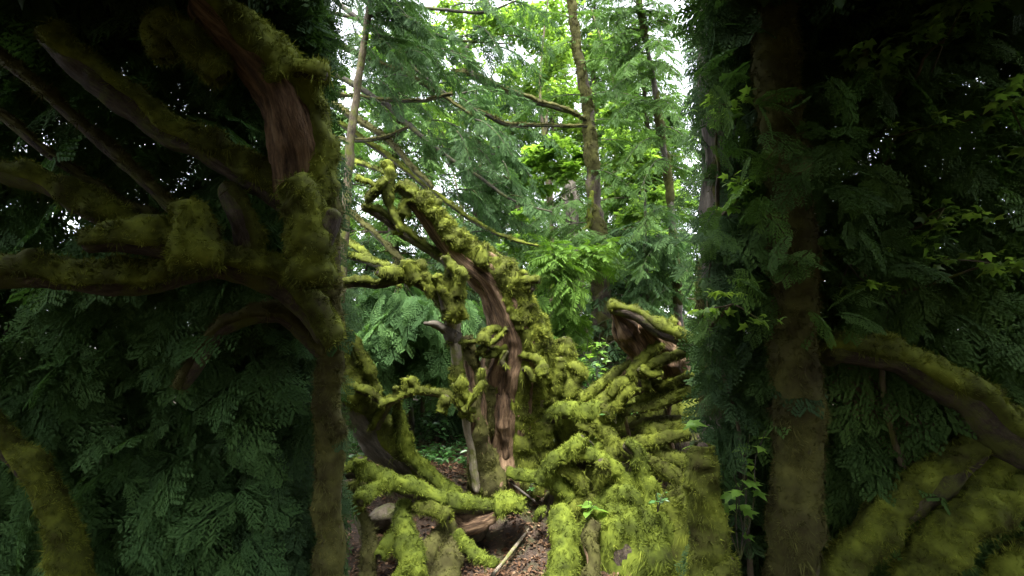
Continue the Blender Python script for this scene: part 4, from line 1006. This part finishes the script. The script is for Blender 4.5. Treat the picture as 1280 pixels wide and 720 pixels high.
nl([(385, 262, 34), (330, 226, 32), (270, 195, 28), (205, 160, 27), (150, 118, 28), (105, 84, 26), (62, 46, 20)], (2.72, 2.5), bias=.1)
nl([(405, 420, 24), (370, 370, 32), (305, 335, 36), (250, 330, 34), (195, 345, 30), (130, 350, 27), (60, 345, 27), (-30, 345, 27)], (2.7, 2.35), bias=.35)
nl([(262, 328, 30), (215, 308, 30), (165, 300, 28), (115, 303, 22)], (2.5, 2.35), bias=.9)
nl([(248, 325, 28), (240, 295, 30), (236, 262, 27)], 2.42, bias=1.3)
nl([(392, 340, 32), (390, 295, 32), (378, 255, 30), (366, 238, 24)], 2.5, bias=1.0)
nl([(395, 320, 22), (408, 285, 22), (416, 268, 17)], 2.5, bias=1.0)
nl([(310, 335, 22), (300, 270, 22), (285, 235, 16)], 2.6, bias=.6)
nl([(200, 300, 16), (150, 275, 22), (100, 255, 24), (50, 230, 22), (-30, 208, 20)], (2.62, 2.45), bias=.7)
nl([(268, 90, 20), (232, 50, 24), (208, 40, 24), (206, 62, 20)], 2.45, bias=1.0)
nl([(345, 105, 18), (375, 85, 20), (404, 92, 16)], 2.5, bias=1.1)
nl([(220, 268, 9), (150, 200, 10), (90, 145, 10), (20, 88, 10), (-40, 40, 10)], (2.7, 2.6), bias=.2, moss='moss_dull')
nl([(190, 270, 7), (130, 240, 8), (70, 200, 8), (-30, 120, 8)], (2.75, 2.65), bias=.2, moss='moss_dull')
nl([(400, 440, 14), (350, 395, 14), (280, 410, 14), (230, 480, 12)], (2.85, 2.75), bias=.2, moss='moss_dull')
nl([(90, 740, 26), (80, 670, 22), (55, 610, 20), (20, 565, 20), (-30, 520, 18)], (2.6, 2.6), bias=.6, name='fork')

# near broken log and roots, right
H2 = tag(empty('shaded_root_heap', rootloc(1150, 700, 2.8)), 'near mossy roots and broken red log in deep shade, filling the dark lower right corner', 'root mass')
nr_ = dict(who=1)
nl([(1036, 446, 20), (1050, 440, 24), (1100, 447, 28), (1150, 466, 31), (1200, 500, 36), (1250, 540, 42), (1320, 580, 50)], (2.85, 2.6), 'rim', .05, who=1, mossf=.25)
nl([(1056, 460, 24), (1090, 510, 40), (1110, 560, 44), (1120, 620, 40)], (3.08, 3.1), 'rotten_wood', -2, 'bark_red', None, who=1, f=1, flute=.22, rough=.6, k=40)
nl([(1010, 740, 22), (1070, 690, 26), (1130, 640, 30), (1180, 595, 30), (1220, 560, 24)], (2.75, 2.7), 'root', .6, who=1)
nl([(1150, 760, 30), (1160, 700, 30), (1200, 660, 30), (1250, 640, 28), (1320, 620, 28)], (2.65, 2.5), 'root', .6, who=1)
nl([(1180, 640, 26), (1230, 600, 28), (1300, 560, 26)], 2.7, 'root', .7, who=1)
nl([(886, 770, 28), (884, 700, 27), (884, 640, 24), (880, 590, 20), (878, 560, 13)], (2.75, 2.8), 'mossy_stump', .9, who=1)
nl([(890, 770, 34), (905, 720, 22), (910, 700, 12)], 2.7, 'mossy_stump', 1., who=1)
nl([(1250, 760, 30), (1270, 720, 30), (1330, 690, 30)], 2.5, 'root', .6, who=1)

maple('vine_maple', 'shaded vine maple with broad leaves at the upper far right, in the dark', 1120, 2.9, 3.1, [(1080, 60, 2.75, 70), (1180, 50, 2.7, 80), (1260, 130, 2.7, 70), (1120, 170, 2.8, 60), (1240, 330, 2.75, 60), (1060, 330, 2.85, 50), (1180, 260, 2.8, 60)], 620, .085, 'maple', .025, 69, cat='shrub')
maple('vine_maple', 'shaded vine maple with sparse leaves beside the mossy dark trunk', 925, 3.0, 2.6, [(915, 380, 2.75, 40), (900, 130, 2.85, 35), (930, 240, 2.8, 40)], 170, .075, 'maple', .02, 70, cat='shrub')

def darktrunk(label, pts, bark, mossb=-.2):
    o = tag(empty('shaded_trunk_tree', rootloc(*pts[-1][:3])), label, 'tree')
    limb(o, pts, 'trunk', bark, 'moss_dull', mossb, .9, 12000, .15, L=.03, w=.008, k=30, ds=.03, flute=.2, mossf=.14, patch=1.)
    return o
darktrunk('mossy dark trunk in deep shade, left of two on the dark right side', [(966, -120, 2.82, 25), (972, 60, 2.8, 27), (988, 300, 2.8, 28), (992, 520, 2.78, 29), (996, 770, 2.76, 34)], 'bark_mossy', 1.6)
darktrunk('grey dark trunk in deep shade, hard by the right edge of the bright strip', [(900, -120, 3.3, 24), (902, 60, 3.3, 25), (905, 300, 3.3, 27), (908, 520, 3.3, 30), (910, 770, 3.3, 36)], 'bark_grey', -.6)
leafplant('maple_sapling', 'shaded sapling with a few big yellow green leaves at the dark right side', 925, 700, 2.75, .75, 5, 6, .12, T_MAPLE, 'maple_light', 12, .13, cat='sapling')

# cedars added, mostly out of view, to block sky light and darken both sides
def shadecedar(label, x, y, box, n, scale, seed, cut):
    rs = np.random.RandomState(seed)
    o = tag(empty('shade_cedar', (x, y, 0)), label, 'tree', 'added cedars that darken the sides')
    tb = MB(); bark_tube(tb, [[x, y, -.1, .34], [x, y, 1.5, .28], [x, y, 4, .24], [x, y, 8, .18]], .2, 16, .12, seed, .15)
    x0, x1, y0, y1, z0, z1 = box
    for k in range(14):
        e = [rs.uniform(x0, x1), rs.uniform(y0, y1), rs.uniform(z0, z1)]
        if cut(np.array([e]))[0]: thin(tb, [x, y, rs.uniform(z0, z1) + .4], e, .05, .015, -.1, seed + k, 6, 6)
    tb.build('trunk', M['bark_red'], o)
    pos = np.stack([rs.uniform(x0, x1, n), rs.uniform(y0, y1, n), rs.uniform(z0, z1, n)], -1)
    az = rs.uniform(0, 6.283, n)
    xd = np.stack([np.cos(az), np.sin(az), -.3 + .2 * rs.normal(size=n)], -1)
    s = scale * rs.uniform(.7, 1.3, n)
    k = cut(pos) & cut(pos + nrm(xd) * s[:, None])
    pos, xd, s = pos[k], xd[k], s[k]; zd = np.array([0, 0, 1.]) + .4 * rs.normal(size=(len(pos), 3))
    nv = inview(pos, 120)
    cr = MB(); scatter(cr, T_ROOF, pos[~nv], xd[~nv], zd[~nv], s[~nv], rs, .5)
    scatter(cr, T_NEAR2, pos[nv], xd[nv], zd[nv], s[nv] * .85, rs, .5)
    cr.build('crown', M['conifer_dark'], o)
T_ROOF = spray_template(13, 0, .55, .08, .3, 9)
def cutL(p): return p[:, 0] < -.10 - .311 * np.maximum(p[:, 1] + .139 * (p[:, 2] - 1.6), 0)
def cutR(p): return p[:, 0] > .10 + .311 * np.maximum(p[:, 1] + .139 * (p[:, 2] - 1.6), 0)
def cutB(p): return p[:, 1] < -1.2
shadecedar('cedar crown added overhead to shade the left side', -3.4, 1.4, (-3.0, -.1, -1.5, 3.3, 3.6, 4.8), 7000, .42, 301, cutL)
shadecedar('cedar crown added overhead to shade the right side', 3.4, 1.4, (.1, 3.0, -1.5, 3.3, 3.6, 4.8), 7000, .42, 302, cutR)
shadecedar('unseen cedar added to block light from the far left', -6.2, 3.2, (-7.5, -5.2, -3, 4.0, 1., 4.0), 250, .7, 303, cutL)
shadecedar('unseen cedar added to block light from the far right', 6.2, 3.2, (5.2, 7.5, -3, 4.0, 1., 4.0), 250, .7, 304, cutR)
shadecedar('unseen cedar added to block light from behind the camera', 1.8, -3.4, (-5, 5, -4, -2.4, 2.2, 4.8), 2000, .7, 305, cutB)

# ================================================================== light
w = bpy.data.worlds.new('World'); sc.world = w; w.use_nodes = True
N = w.node_tree.nodes; L = w.node_tree.links; N.clear()
sky = N.new('ShaderNodeTexSky'); sky.sky_type = 'NISHITA'; sky.sun_disc = False
SUN_EL, SUN_AZ = R(69), R(188)       # azimuth clockwise from +Y: behind the photographer
sky.sun_elevation = SUN_EL; sky.sun_rotation = SUN_AZ
sky.air_density = 1.0; sky.dust_density = 3.0; sky.ozone_density = 1.0
hs = N.new('ShaderNodeHueSaturation'); hs.inputs['Saturation'].default_value = .25
bg = N.new('ShaderNodeBackground'); bg.inputs['Strength'].default_value = .15
ow = N.new('ShaderNodeOutputWorld')
L.new(sky.outputs[0], hs.inputs['Color']); L.new(hs.outputs[0], bg.inputs[0]); L.new(bg.outputs[0], ow.inputs[0])
sl = bpy.data.lights.new('sun', 'SUN'); sl.energy = 1.5; sl.angle = R(14); sl.color = (1, .96, .88)
so = bpy.data.objects.new('sun', sl); col.objects.link(so)
dv = Vector((math.sin(SUN_AZ) * math.cos(SUN_EL), math.cos(SUN_AZ) * math.cos(SUN_EL), math.sin(SUN_EL)))
so.rotation_euler = dv.to_track_quat('Z', 'Y').to_euler(); so.location = (0, -4, 12)

vs = sc.view_settings; vs.view_transform = 'Standard'; vs.look = 'None'; vs.exposure = 3.2; vs.gamma = 1; vs.use_curve_mapping = False
sc.render.engine = 'CYCLES'
cy = sc.cycles; cy.max_bounces = 6; cy.diffuse_bounces = 3; cy.glossy_bounces = 2; cy.transmission_bounces = 4; cy.transparent_max_bounces = 4
cy.use_denoising = True; cy.sample_clamp_indirect = 4; cy.caustics_reflective = False; cy.caustics_refractive = False
for o in sc.objects:
    if '_org' in o: del o['_org']
